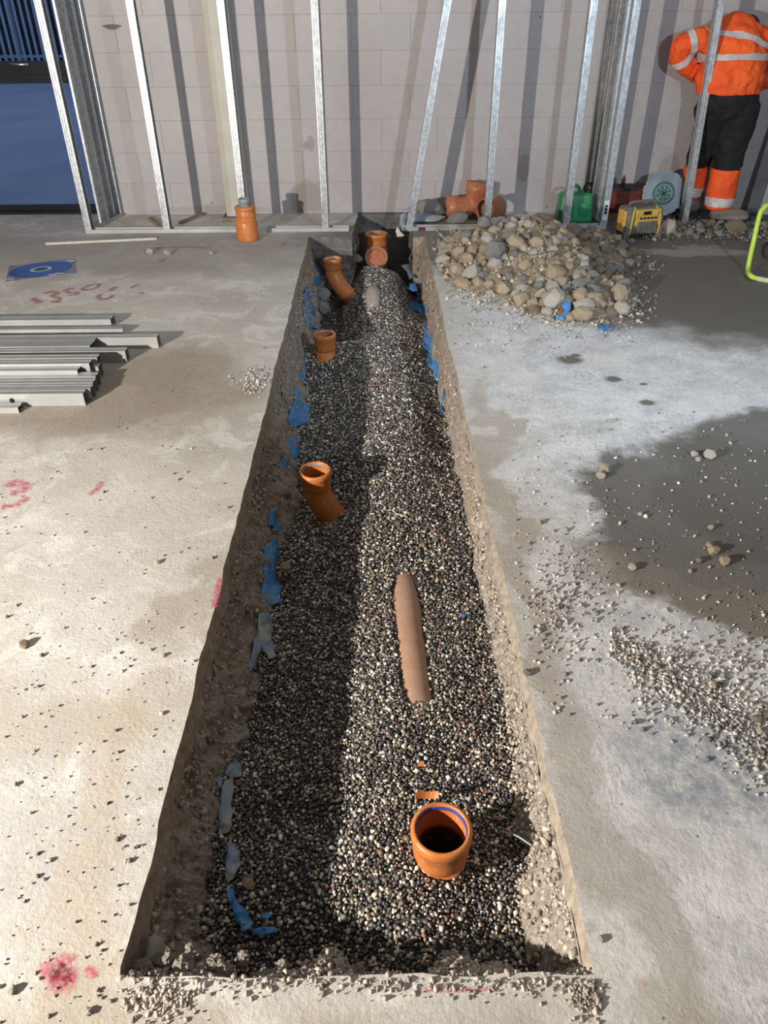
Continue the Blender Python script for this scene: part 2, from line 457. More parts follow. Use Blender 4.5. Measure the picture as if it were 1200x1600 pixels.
def attr_mat(name, rough=0.75):
    t = NT(name)
    a = t.n('ShaderNodeAttribute', attribute_name='Col')
    f = t.ramp(t.noise(220, 3, 0.6), [(0.3, 0.72), (0.7, 1.15)])
    t.base(t.mix(1.0, a.outputs['Color'], f, 'MULTIPLY'))
    t.set(Roughness=rough)
    return t.m


MAT['pebbles'] = attr_mat('mixed_pea_gravel', 0.7)
MAT['crumbs'] = attr_mat('mixed_crumbs', 0.95)

# ------------------------------------------------------------------ object helpers
OFF = {}


def link(o, parent=None):
    COL.objects.link(o)
    if parent is not None:
        o.parent = parent
    return o


def thing(name, label, cat, loc=(0, 0, 0), group=None):
    o = bpy.data.objects.new(name, None)
    link(o)
    o.empty_display_size = 0.1
    o.location = loc
    tag(o, label, cat, group)
    OFF[o] = np.array(loc, float)
    return o


def tag(o, label, cat, group=None):
    o['label'] = label
    o['category'] = cat
    if group:
        o['group'] = group
    return o


def struct(o):
    o['kind'] = 'structure'
    return o


def mk(name, verts, faces, mat, parent=None, smooth=False, label=None):
    """one mesh object; vertices are given in metres in the room"""
    v = np.asarray([tuple(p) for p in verts], float) if not isinstance(verts, np.ndarray) else verts
    off = OFF.get(parent, np.zeros(3)) if parent is not None else np.zeros(3)
    me = bpy.data.meshes.new(name)
    me.from_pydata((v - off).tolist(), [], faces)
    me.update()
    if mat is not None:
        me.materials.append(MAT[mat] if isinstance(mat, str) else mat)
    if smooth:
        me.polygons.foreach_set('use_smooth', [True] * len(me.polygons))
    o = bpy.data.objects.new(name, me)
    link(o, parent)
    if parent is not None:
        OFF[o] = off
    if label:
        o['label'] = label
    return o


def rooted(o, loc):
    """move a top-level mesh's origin to its base without moving the mesh"""
    loc = Vector(loc)
    o.data.transform(Matrix.Translation(-loc))
    o.location = loc
    return o


class MB:
    def __init__(s):
        s.v, s.f = [], []

    def add(s, v, f):
        k = len(s.v)
        s.v += [tuple(p) for p in v]
        s.f += [tuple(i + k for i in q) for q in f]
        return s

    def box(s, c, h, M=None, bev=0.0):
        cx, cy, cz = c
        hx, hy, hz = h
        if bev <= 0:
            v = [(sx * hx, sy * hy, sz * hz) for sx in (-1, 1) for sy in (-1, 1) for sz in (-1, 1)]
            f = [(0, 1, 3, 2), (4, 6, 7, 5), (0, 4, 5, 1), (2, 3, 7, 6), (0, 2, 6, 4), (1, 5, 7, 3)]
        else:
            bm = bmesh.new()
            bmesh.ops.create_cube(bm, size=1.0, matrix=Matrix.Diagonal((2 * hx, 2 * hy, 2 * hz, 1)))
            bmesh.ops.bevel(bm, geom=bm.edges[:], offset=bev, segments=2, affect='EDGES', profile=0.5)
            v = [q.co.copy() for q in bm.verts]
            bm.verts.index_update()
            f = [tuple(w.index for w in q.verts) for q in bm.faces]
            bm.free()
        out = []
        for p in v:
            p = Vector(p)
            if M is not None:
                p = M @ p
            out.append((p.x + cx, p.y + cy, p.z + cz))
        return s.add(out, f)

    def sweep(s, path, rad, n=16, caps=True, inner=None, ref=None):
        v, f = sweep(path, rad, n, caps, ref)
        return s.add(v, f)

    def lathe(s, prof, n=32, origin=(0, 0, 0), M=None, closed=False):
        v, f = lathe(prof, n, closed)
        o = Vector(origin)
        v = [((M @ Vector(p)) if M is not None else Vector(p)) + o for p in v]
        return s.add(v, f)

    def build(s, name, mat, parent=None, smooth=False, label=None):
        return mk(name, s.v, s.f, mat, parent, smooth, label)


def sweep(path, rad, n=16, caps=True, ref=None):
    path = [Vector(p) for p in path]
    m = len(path)
    if not isinstance(rad, (list, tuple)):
        rad = [rad] * m
    tang = []
    for i in range(m):
        a = path[max(i - 1, 0)]; b = path[min(i + 1, m - 1)]
        d = b - a
        tang.append(d.normalized() if d.length > 1e-9 else Vector((0, 0, 1)))
    r0 = Vector(ref) if ref is not None else (Vector((1, 0, 0)) if abs(tang[0].x) < 0.9 else Vector((0, 1, 0)))
    v, f = [], []
    u = (r0 - tang[0] * r0.dot(tang[0])).normalized()
    for i in range(m):
        u = (u - tang[i] * u.dot(tang[i])).normalized()
        w = tang[i].cross(u)
        r = rad[i]
        rx, ry = r if isinstance(r, (list, tuple)) else (r, r)
        for k in range(n):
            a = 2 * math.pi * k / n
            v.append(path[i] + u * (rx * math.cos(a)) + w * (ry * math.sin(a)))
    for i in range(m - 1):
        for k in range(n):
            k2 = (k + 1) % n
            f.append((i * n + k, i * n + k2, (i + 1) * n + k2, (i + 1) * n + k))
    if caps:
        f.append(tuple(range(n - 1, -1, -1)))
        f.append(tuple((m - 1) * n + k for k in range(n)))
    return v, f


def lathe(prof, n=32, closed=False):
    v, f = [], []
    for r, z in prof:
        for k in range(n):
            a = 2 * math.pi * k / n
            v.append((r * math.cos(a), r * math.sin(a), z))
    m = len(prof)
    for i in range(m - 1 + (1 if closed else 0)):
        j = (i + 1) % m
        for k in range(n):
            k2 = (k + 1) % n
            f.append((i * n + k, i * n + k2, j * n + k2, j * n + k))
    return v, f


def bezier(pts, n=12):
    """smooth curve through the points (Catmull-Rom)"""
    pts = [Vector(p) for p in pts]
    q = [pts[0] * 2 - pts[1]] + pts + [pts[-1] * 2 - pts[-2]]
    out = []
    for i in range(1, len(q) - 2):
        for k in range(n):
            t_ = k / n
            a, b, c_, d = q[i - 1], q[i], q[i + 1], q[i + 2]
            out.append(0.5 * ((2 * b) + (c_ - a) * t_ + (2 * a - 5 * b + 4 * c_ - d) * t_ ** 2 + (3 * b - a - 3 * c_ + d) * t_ ** 3))
    out.append(pts[-1])
    return out


def hull(n, squash=(1, 1, 1), jit=0.22, seed=0):
    """angular stone: hull of random points on a rough ellipsoid, radius about 1"""
    r = random.Random(seed)
    bm = bmesh.new()
    for i in range(n):
        zz = 1 - 2 * (i + 0.5) / n
        a = i * 2.399963 + r.uniform(-0.5, 0.5)
        q = math.sqrt(max(0, 1 - zz * zz))
        k = 1 + r.uniform(-jit, jit)
        bm.verts.new((q * math.cos(a) * k * squash[0], q * math.sin(a) * k * squash[1], zz * k * squash[2]))
    res = bmesh.ops.convex_hull(bm, input=bm.verts)
    junk = [e for e in res['geom_interior'] if isinstance(e, bmesh.types.BMVert)]
    bmesh.ops.delete(bm, geom=junk, context='VERTS')
    bmesh.ops.triangulate(bm, faces=bm.faces[:])
    bm.verts.index_update()
    v = np.array([q.co[:] for q in bm.verts])
    f = np.array([[w.index for w in q.verts] for q in bm.faces])
    bm.free()
    return v, f


def big_mesh(name, V, Fc, mat, cols=None, parent=None, smooth=False):
    me = bpy.data.meshes.new(name)
    me.vertices.add(len(V)); me.vertices.foreach_set('co', V.astype(np.float32).ravel())
    k = Fc.shape[1]
    me.loops.add(Fc.size); me.loops.foreach_set('vertex_index', Fc.astype(np.int32).ravel())
    me.polygons.add(len(Fc))
    me.polygons.foreach_set('loop_start', np.arange(0, Fc.size, k, dtype=np.int32))
    me.polygons.foreach_set('loop_total', np.full(len(Fc), k, dtype=np.int32))
    if smooth:
        me.polygons.foreach_set('use_smooth', np.ones(len(Fc), dtype=bool))
    if cols is not None:
        a = me.color_attributes.new('Col', 'FLOAT_COLOR', 'POINT')
        c4 = np.concatenate([cols, np.ones((len(cols), 1))], 1).astype(np.float32)
        a.data.foreach_set('color', c4.ravel())
    me.update(calc_edges=True)
    me.validate()
    me.materials.append(MAT[mat])
    o = bpy.data.objects.new(name, me)
    link(o, parent)
    return o


TEMPL = [hull(11 + k % 3, (1, 0.62 + 0.09 * (k % 4), 0.58 + 0.08 * (k % 3)), 0.16, 100 + k) for k in range(10)]
TEMPL_HI = [hull(14 + k % 4, (1, 0.62 + 0.09 * (k % 4), 0.56 + 0.08 * (k % 3)), 0.2, 200 + k) for k in range(10)]


def scatter(name, pos, rad, cols, mat, parent=None, tmpl=TEMPL, seed=1, flat=0.5):
    """many small stones joined into one piece of stuff"""
    r = np.random.default_rng(seed)
    N = len(pos)
    which = r.integers(0, len(tmpl), N)
    VV, FF, CC = [], [], []
    base = 0
    for k in range(len(tmpl)):
        idx = np.nonzero(which == k)[0]
        if len(idx) == 0:
            continue
        tv, tf = tmpl[k]
        m = len(idx)
        yaw = r.uniform(0, 2 * np.pi, m); a = r.normal(0, flat, m); b = r.normal(0, flat, m)
        cz, sz, cx, sx, cy, sy = np.cos(yaw), np.sin(yaw), np.cos(a), np.sin(a), np.cos(b), np.sin(b)
        Rz = np.zeros((m, 3, 3)); Rz[:, 0, 0] = cz; Rz[:, 0, 1] = -sz; Rz[:, 1, 0] = sz; Rz[:, 1, 1] = cz; Rz[:, 2, 2] = 1
        Rx = np.zeros((m, 3, 3)); Rx[:, 0, 0] = 1; Rx[:, 1, 1] = cx; Rx[:, 1, 2] = -sx; Rx[:, 2, 1] = sx; Rx[:, 2, 2] = cx
        Ry = np.zeros((m, 3, 3)); Ry[:, 1, 1] = 1; Ry[:, 0, 0] = cy; Ry[:, 0, 2] = sy; Ry[:, 2, 0] = -sy; Ry[:, 2, 2] = cy
        Q = Rz @ Rx @ Ry
        sc = rad[idx][:, None, None] * r.uniform(0.85, 1.15, (m, 1, 3))
        vv = np.einsum('nij,nkj->nki', Q, tv[None] * sc) + pos[idx][:, None, :]
        n = len(tv)
        VV.append(vv.reshape(-1, 3))
        FF.append((tf[None] + (np.arange(m) * n)[:, None, None] + base).reshape(-1, 3))
        CC.append(np.repeat(cols[idx], n, 0))
        base += m * n
    o = big_mesh(name, np.concatenate(VV), np.concatenate(FF), mat, np.concatenate(CC), parent)
    o['kind'] = 'stuff'
    return o


def palette(N, entries, seed=1, var=0.25):
    r = np.random.default_rng(seed)
    w = np.array([e[0] for e in entries], float); w /= w.sum()
    pick = r.choice(len(entries), N, p=w)
    c = np.array([e[1] for e in entries])[pick]
    return np.clip(c * r.uniform(1 - var, 1 + var, (N, 1)) * 1.08, 0, 1)

# ================================================================== STRUCTURE
WALL_Y = 6.72
XL, XR, YB, HGT = -4.6, 4.6, -1.6, 3.4
NL, FL, FR, NR = G(187, 1528), G(483, 369), G(664, 370), G(930, 1522)
SNL, SNR = G(550, 373), G(645, 371)
SFL, SFR = Vector((SNL.x + 0.02, WALL_Y - 0.02, 0)), Vector((SNR.x + 0.03, WALL_Y - 0.02, 0))


def xl(y):
    return NL.x + (np.asarray(y) - NL.y) * (FL.x - NL.x) / (FL.y - NL.y)


def xr(y):
    return NR.x + (np.asarray(y) - NR.y) * (FR.x - NR.x) / (FR.y - NR.y)


def edge_line(a, b, step=0.02, amp=0.004, seed=0):
    n = max(2, int((b - a).length / step))
    d = (b - a).normalized()
    nn = Vector((-d.y, d.x, 0))
    out = []
    for i in range(n + 1):
        p = a + (b - a) * (i / n)
        k = 0 if i in (0, n) else 1
        s_ = i * step
        h = float(fbm(s_ * 9, seed * 3.1, 0, seed, 4)) * amp
        chip = float(vnoise(s_ * 2.6, 7.7 + seed, 0, seed + 5))
        if chip > 0.62:
            h -= (chip - 0.62) * amp * 7
        out.append(p + nn * h * k)
    return out


eL = edge_line(NL, FL, 0.02, 0.005, 1)          # inward normal on the left edge points to -x: chips go into the slab
eLn = [p for p in eL]
eR = [Vector((2 * (NR + (FR - NR) * ((p.y - NR.y) / (FR.y - NR.y))).x - p.x, p.y, 0)) for p in edge_line(NR, FR, 0.02, 0.005, 2)]
eN = edge_line(NR, NL, 0.02, 0.006, 3)
eFL = edge_line(FL, SNL, 0.02, 0.006, 4)
eFR = edge_line(SNR, FR, 0.02, 0.010, 5)
eSL = edge_line(SNL, SFL, 0.02, 0.006, 6)
eSR = edge_line(SFR, SNR, 0.02, 0.008, 7)

near = [Vector((XL, YB, 0)), Vector((XR, YB, 0)), Vector((XR, NR.y, 0))] + eN + [Vector((XL, NL.y, 0))]
left = [Vector((XL, NL.y, 0))] + eL + eFL[1:] + eSL[1:] + [Vector((SFL.x, WALL_Y + 0.24, 0)), Vector((XL, WALL_Y + 0.24, 0))]
right = [Vector((XR, NR.y, 0)), Vector((XR, WALL_Y + 0.24, 0)), Vector((SFR.x, WALL_Y + 0.24, 0))] + eSR + eFR[1:] + list(reversed(eR))[1:]
mb = MB()
for poly in (near, left, right):
    mb.add(poly, [tuple(range(len(poly)))])
floor = struct(mb.build('floor', 'floor'))
OFF[floor] = np.zeros(3)


def curtain(name, line, prof, mat, seed, rough, parent=floor, flip=False, step=0.006, k_noise=26):
    """the side of the cut: a strip hung from an edge line. prof(u, y) -> list of (inset, z)"""
    pts = np.array([(p.x, p.y) for p in line])
    seg = np.r_[0, np.cumsum(np.hypot(*np.diff(pts, axis=0).T))]
    n = max(3, int(seg[-1] / step))
    s_ = np.linspace(0, seg[-1], n)
    x = np.interp(s_, seg, pts[:, 0]); y = np.interp(s_, seg, pts[:, 1])
    dx, dy = np.gradient(x), np.gradient(y)
    a = np.array([line[0].x, line[0].y]); b = np.array([line[-1].x, line[-1].y])
    d = (b - a) / np.linalg.norm(b - a)
    nx, ny = (d[1], -d[0]) if not flip else (-d[1], d[0])
    ins, zz = prof(s_, y)
    m = ins.shape[1]
    X = x[:, None] + nx * ins; Y = y[:, None] + ny * ins; Z = zz.copy()
    if rough > 0:
        w = np.linspace(0, 1, m)[None, :]
        fade = np.clip(w * 9, 0, 1)
        h = fbm(X * k_noise, Y * k_noise, Z * k_noise, seed, 4, 0.6) * rough + fbm(X * 6, Y * 6, Z * 6, seed + 9, 2) * rough * 0.9
        X = X + nx * h * fade; Y = Y + ny * h * fade
        Z = Z + fbm(X * 30, Y * 30, Z * 30, seed + 3, 3) * rough * 0.5 * fade
    V = np.stack([X, Y, Z], -1).reshape(-1, 3)
    i, j = np.meshgrid(np.arange(n - 1), np.arange(m - 1), indexing='ij')
    q = (i * m + j).ravel()
    Fq = np.stack([q, q + 1, q + m + 1, q + m], -1)
    if flip:
        Fq = Fq[:, ::-1]
    return big_mesh(name, V, Fq, mat, None, parent, True)


def prof_slab(depth, lean=0.006):
    def p(s_, y):
        w = np.linspace(0, 1, 10)[None, :] * np.ones((len(s_), 1))
        return w * lean, -w * depth
    return p


def prof_side(z0, inset0, insets, z1, m=44):
    """rough earth below the slab; insets(y) gives how far it slopes in at gravel level"""
    def p(s_, y):
        w = np.linspace(0, 1, m)[None, :] * np.ones((len(s_), 1))
        i = insets(s_, y)[:, None]
        prof = inset0 + (i - inset0) * sstep(0.0, 0.62, w) * (0.75 + 0.25 * w)
        zz = z0 + (z1 - z0) * w
        return prof, zz
    return p


curtain('slab_edge', eL, prof_slab(0.075), 'slab_cut', 1, 0.004)
curtain('slab_edge', eR, prof_slab(0.04, 0.014), 'slab_cut', 2, 0.004, flip=True)
curtain('slab_edge', eN, prof_slab(0.05), 'slab_cut', 3, 0.0)
curtain('slab_edge', eFL, prof_slab(0.09), 'footing', 4, 0.004)  # darker grey on this far edge stands in for shade
curtain('slab_edge', eFR, prof_slab(0.05), 'slab_cut', 5, 0.0)
curtain('slab_edge', eSL, prof_slab(0.1), 'footing', 6, 0.004)  # both slot edges carry the same painted-in shade
curtain('slab_edge', eSR, prof_slab(0.1), 'footing', 7, 0.004)
insL = lambda s_, y: 0.170 + 0.03 * vnoise(y * 1.7, 1.0, 0, 31) - 0.05 * sstep(1.6, 4.6, y) + 0.11 * (1 - sstep(0.6, 1.8, y))
insR = lambda s_, y: 0.035 + 0.012 * vnoise(y * 2.2, 4.0, 0, 32) + 0.115 * (1 - sstep(0.75, 1.6, y)) - 0.05 * np.exp(-((y - 1.02) / 0.05) ** 2)
curtain('trench_side', eL, prof_side(-0.072, 0.004, insL, -0.62), 'earth', 11, 0.018)
curtain('trench_side', eR, prof_side(-0.033, 0.012, insR, -0.62), 'earth', 12, 0.012, flip=True)
curtain('trench_side', eN, prof_side(-0.048, 0.004, lambda s_, y: 0.10 + 0.02 * vnoise(s_ * 4, 2.0, 0, 33), -0.62), 'earth', 13, 0.014)
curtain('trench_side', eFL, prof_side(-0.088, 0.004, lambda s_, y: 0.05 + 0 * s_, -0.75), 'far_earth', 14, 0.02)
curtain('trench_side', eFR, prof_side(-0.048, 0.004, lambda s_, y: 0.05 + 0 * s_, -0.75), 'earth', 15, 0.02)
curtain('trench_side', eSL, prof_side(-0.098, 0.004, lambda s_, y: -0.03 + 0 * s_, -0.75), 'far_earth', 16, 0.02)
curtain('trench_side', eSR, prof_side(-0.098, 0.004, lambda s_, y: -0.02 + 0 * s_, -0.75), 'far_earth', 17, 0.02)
# footing under the wall and the bottom of the pit
mb = MB(); mb.box((SNL.x + 0.25, WALL_Y + 0.03, -0.4), (0.6, 0.05, 0.395))
mb.build('wall_footing', 'footing', floor)
mk('pit_bottom', [(-0.9, 0.3, -0.61), (0.9, 0.3, -0.61), (0.9, 6.8, -0.61), (-0.9, 6.8, -0.61)], [(0, 1, 2, 3)], 'dark_soil', floor)

# ---- gravel bed: a height field carrying loose stones
PIPE_A, PIPE_B = G(631, 902, -0.235), G(654, 1102, -0.205)     # bared back of the buried pipe
PIPE2_A, PIPE2_B = G(583, 450, -0.24), G(584, 488, -0.27)


def seg_dist(x, y, a, b):
    d = np.array([b.x - a.x, b.y - a.y]); L2 = d @ d
    tt = ((x - a.x) * d[0] + (y - a.y) * d[1]) / L2
    tc_ = np.clip(tt, 0, 1)
    return np.hypot(x - a.x - tc_ * d[0], y - a.y - tc_ * d[1]), tt


def zg(x, y):
    x = np.asarray(x, float); y = np.asarray(y, float)
    u = (x - xl(y)) / (xr(y) - xl(y))
    z = -0.225 - 0.04 * sstep(1.0, 2.6, y) - 0.03 * sstep(3.0, 4.5, y)
    z = z + 0.035 * np.exp(-((u - 0.62) / 0.24) ** 2)                     # spine over the pipe run
    z = z - 0.045 * np.exp(-((u - 0.18) / 0.16) ** 2) * sstep(1.1, 1.5, y) * (1 - sstep(4.0, 4.4, y))
    z = z - 0.035 * np.exp(-((u - 0.95) / 0.12) ** 2) * sstep(2.6, 3.4, y)
    z = z - 0.05 * np.exp(-(((x + 0.25) / 0.10) ** 2 + ((y - 1.14) / 0.10) ** 2))      # scooped hollow near the end
    z = z - 0.035 * np.exp(-((y - NL.y - 0.12) / 0.09) ** 2) * (1 - sstep(0.45, 0.7, u))
    p2_ = G(505, 790, -0.36)
    z = z - 0.075 * np.exp(-(((x - p2_.x) / 0.15) ** 2 + ((y - p2_.y) / 0.22) ** 2))
    p3 = G(510, 545, -0.28)
    z = z + 0.03 * np.exp(-(((x - p3.x - 0.24) / 0.2) ** 2 + ((y - p3.y + 0.05) / 0.16) ** 2))
    z = z + 0.045 * np.exp(-(((x - p3.x) / 0.16) ** 2 + ((y - p3.y + 0.12) / 0.2) ** 2))
    z = z - 0.16 * sstep(0.50, 0.26, u) * sstep(p3.y + 0.03, p3.y + 0.22, y)            # dug-out left of the far pipes
    z = z + 0.05 * np.exp(-((u - 0.56) / 0.2) ** 2) * sstep(4.6, 5.2, y)
    z = z - 0.45 * sstep(5.88, 6.2, y)
    z = z - 0.10 * sstep(0.72, 0.9, u) * sstep(4.9, 5.3, y)
    z = z + 0.014 * fbm(x * 3.4, y * 3.4, 0, 51, 3) + 0.005 * fbm(x * 16, y * 16, 0, 52, 2)
    d, tt = seg_dist(x, y, PIPE_A, PIPE_B)
    return z


ys = np.arange(NL.y - 0.02, WALL_Y - 0.02, 0.01)
us = np.linspace(-0.02, 1.02, 100)
U_, Y_ = np.meshgrid(us, ys)
X_ = xl(Y_) + U_ * (xr(Y_) - xl(Y_))
V = np.stack([X_, Y_, zg(X_, Y_) - 0.006], -1).reshape(-1, 3)
n, m = U_.shape
i, j = np.meshgrid(np.arange(n - 1), np.arange(m - 1), indexing='ij')
q = (i * m + j).ravel()
Fq = np.stack([q, q + 1, q + m + 1, q + m], -1)
BORES = [(G(690, 1294, -0.085), 0.055), (G(507, 521, -0.125), 0.052)]
fc = V[Fq].mean(1)
for c_, r_ in BORES:
    ok = np.hypot(fc[:, 0] - c_.x, fc[:, 1] - c_.y) > r_
    Fq, fc = Fq[ok], fc[ok]
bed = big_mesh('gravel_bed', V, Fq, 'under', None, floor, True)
bed['kind'] = 'stuff'

GRAVEL_PAL = [(27, (0.075, 0.078, 0.085)), (25, (0.15, 0.14, 0.13)), (15, (0.25, 0.22, 0.18)), (14, (0.46, 0.39, 0.30)),
              (13, (0.72, 0.66, 0.56)), (4, (0.27, 0.14, 0.10)), (2, (0.82, 0.79, 0.73))]


def gravel_pts(y0, y1, sp, seed):
    r = np.random.default_rng(seed)
    yy = np.arange(y0, y1, sp * 0.9)
    out = []
    for k, y in enumerate(yy):
        xx = np.arange(float(xl(y)) + 0.02, float(xr(y)) - 0.004, sp) + (k % 2) * sp * 0.5
        out.append(np.stack([xx, np.full_like(xx, y)], 1))
    p = np.concatenate(out)
    return p + r.normal(0, sp * 0.26, p.shape)


def lay_gravel(name, y0, y1, sp, tm, seed):
    p = gravel_pts(y0, y1, sp, seed)
    r = np.random.default_rng(seed + 1)
    u = (p[:, 0] - xl(p[:, 1])) / (xr(p[:, 1]) - xl(p[:, 1]))
    keep = np.ones(len(p), bool)
    pb = G(510, 545, -0.28)
    soil = (u < 0.30 + 0.06 * vnoise(p[:, 1] * 4, 1.0, 0, 3)) & (p[:, 1] > pb.y + 0.12)
    keep &= ~(soil & (r.random(len(p)) > 0.12))
    keep &= ~((p[:, 1] > 6.0) & (r.random(len(p)) > 0.25))
    for a, b, w, lo, hi in ((PIPE_A, PIPE_B, 0.05, 0.0, 1.0), (PIPE2_A, PIPE2_B, 0.055, 0.0, 1.0)):
        d, tt = seg_dist(p[:, 0], p[:, 1], a, b)
        keep &= ~((d < w * (0.8 + 0.3 * r.random(len(p)))) & (tt > lo) & (tt < hi))
    for c_, r_ in BORES:
        keep &= np.hypot(p[:, 0] - c_.x, p[:, 1] - c_.y) > 0.066
    p = p[keep]; N = len(p)
    rad = np.clip(r.lognormal(math.log(sp * 0.60), 0.24, N), sp * 0.32, sp * 1.05)
    z = zg(p[:, 0], p[:, 1]) + rad * r.uniform(-0.35, 0.55, N)
    pos = np.column_stack([p, z])
    o = scatter(name, pos, rad, palette(N, GRAVEL_PAL, seed + 2), 'pebbles', None, tm, seed + 3, 0.6)
    return o


g1 = lay_gravel('pea_gravel', NL.y + 0.05, 2.0, 0.0086, TEMPL_HI, 61)
tag(g1, 'mixed pea gravel filling the near half of the open trench', 'gravel')
g2 = lay_gravel('pea_gravel', 2.003, 6.2, 0.0106, TEMPL, 71)
tag(g2, 'mixed pea gravel filling the far half of the open trench', 'gravel')

# ---- block wall behind: every block in view is a piece of its own
DOOR_X1, JOINT_X = at(190, 335, WALL_Y).x, at(513, 330, WALL_Y).x
wall_back = struct(MB().box(((DOOR_X1 + XR) / 2, WALL_Y + 0.134, HGT / 2), ((XR - DOOR_X1) / 2, 0.13, HGT / 2)).build('wall_back', 'joint'))
OFF[wall_back] = np.zeros(3)
CH, CL = 0.2345, 0.452


def block_mesh(w, h):
    mb = MB(); mb.box((0, 0, 0), (w / 2, 0.032, h / 2), None, 0.0012)
    me = bpy.data.meshes.new('block')
    me.from_pydata(mb.v, [], mb.f); me.materials.append(MAT['block'])
    return me


BM_CACHE = {}


def put_block(x0, x1, z0, z1):
    w, h = x1 - x0 - 0.0022, z1 - z0 - 0.0022
    if w < 0.03:
        return
    key = (round(w, 3), round(h, 3))
    if key not in BM_CACHE:
        BM_CACHE[key] = block_mesh(*key)
    o = bpy.data.objects.new('block', BM_CACHE[key])
    o.location = ((x0 + x1) / 2, WALL_Y + 0.0325 + random.uniform(-0.0012, 0.0012), (z0 + z1) / 2)
    link(o, wall_back)


for row in range(7):
    z0, z1 = row * CH + 0.012, (row + 1) * CH + 0.012
    for (a, b) in ((DOOR_X1, JOINT_X - 0.010), (JOINT_X + 0.010, XR)):
        x = a - (CL / 2 if row % 2 else 0)
        while x < b:
            put_block(max(x, a), min(x + CL, b), z0, z1)
            x += CL
up = MB()
for (a, b) in ((DOOR_X1, JOINT_X - 0.010), (JOINT_X + 0.010, XR)):
    up.box(((a + b) / 2, WALL_Y + 0.0325, (7 * CH + 0.012 + HGT) / 2), ((b - a) / 2, 0.032, (HGT - 7 * CH - 0.012) / 2))
up.build('upper_blockwork', 'block', wall_back)
MB().box((JOINT_X, WALL_Y + 0.006, HGT / 2), (0.010, 0.004, HGT / 2)).build('movement_joint', 'footing', wall_back)
# repair and damp smears with shapes of their own, left in the paint
for px, py, w, h, mm in ((175, 42, 0.13, 0.035, 'footing'),):
    p_ = at(px, py, WALL_Y)
    pts = [(p_.x + w * 0.5 * math.cos(a) * (1 + 0.3 * math.sin(3 * a)), WALL_Y - 0.002, p_.z + h * 0.5 * math.sin(a)) for a in [k * math.pi / 8 for k in range(16)]]
    mk('scuff', pts, [tuple(range(16))], mm, wall_back)

# remaining shell
struct(MB().box((XL - 0.05, (YB + WALL_Y) / 2, HGT / 2), (0.05, (WALL_Y - YB) / 2, HGT / 2)).build('wall_left', 'plaster'))
struct(MB().box((XR + 0.05, (YB + WALL_Y) / 2, HGT / 2), (0.05, (WALL_Y - YB) / 2, HGT / 2)).build('wall_right', 'plaster'))
struct(MB().box(((XL + XR) / 2, YB - 0.05, HGT / 2), ((XR - XL) / 2, 0.05, HGT / 2)).build('wall_rear', 'plaster'))
struct(MB().box(((XL + XR) / 2, (YB + WALL_Y) / 2, HGT + 0.05), ((XR - XL) / 2, (WALL_Y - YB) / 2 + 0.2, 0.05)).build('ceiling', 'plaster'))

# ---- glazed door left of the wall
DY = WALL_Y + 0.10
dx0, dx1 = DOOR_X1 - 1.22, DOOR_X1
door = struct(bpy.data.objects.new('door_1', None)); link(door); door.location = ((dx0 + dx1) / 2, DY, 0)
OFF[door] = np.array(door.location[:])
fr = MB()
fr.box((dx1 - 0.04, DY, HGT / 2), (0.04, 0.05, HGT / 2)); fr.box((dx0 + 0.04, DY, HGT / 2), (0.04, 0.05, HGT / 2))
fr.box(((dx0 + dx1) / 2, DY, 2.35), ((dx1 - dx0) / 2, 0.05, 0.05)); fr.box(((dx0 + dx1) / 2, DY, 0.012), ((dx1 - dx0) / 2, 0.06, 0.012))
fr.build('door_frame', 'black', door)
zr0, zr1, zr2 = at(60, 130, DY).z, at(60, 115, DY).z, at(60, 95, DY).z
ra = MB().box(((dx0 + dx1) / 2, DY - 0.01, (zr1 + zr2) / 2 + 0.002), ((dx1 - dx0) / 2 - 0.08, 0.03, (zr2 - zr1) / 2 - 0.003), None, 0.004).build('door_rail', 'black', door)
MB().box(((dx0 + dx1) / 2, DY - 0.005, (zr0 + zr1) / 2), ((dx1 - dx0) / 2 - 0.08, 0.028, (zr1 - zr0) / 2 - 0.001), None, 0.004).build('door_rail', 'black', door)
MB().box(((dx0 + dx1) / 2, DY - 0.005, 0.045), ((dx1 - dx0) / 2 - 0.08, 0.028, 0.022), None, 0.004).build('door_rail', 'black', door)
ha, hb_ = at(16, 101, DY - 0.06), at(44, 101, DY - 0.06)
MB().sweep([ha + Vector((0, .04, 0)), ha, hb_, hb_ + Vector((0, .04, -0.015))], 0.011, 10).build('lever_handle', 'chrome', ra, True)
MB().box(((dx0 + dx1) / 2, DY, (0.06 + zr0) / 2), ((dx1 - dx0) / 2 - 0.08, 0.004, (zr0 - 0.06) / 2)).build('pane', 'glass', door)
MB().box(((dx0 + dx1) / 2, DY, (zr2 + 2.3) / 2), ((dx1 - dx0) / 2 - 0.08, 0.004, (2.3 - zr2) / 2)).build('pane', 'glass', door)
struct(MB().box(((XL + dx0) / 2, WALL_Y + 0.13, HGT / 2), ((dx0 - XL) / 2, 0.13, HGT / 2)).build('wall_back_left', 'plaster'))
struct(MB().box(((dx0 + dx1) / 2, WALL_Y + 0.13, (2.4 + HGT) / 2), ((dx1 - dx0) / 2, 0.13, (HGT - 2.4) / 2)).build('wall_back_lintel', 'plaster'))

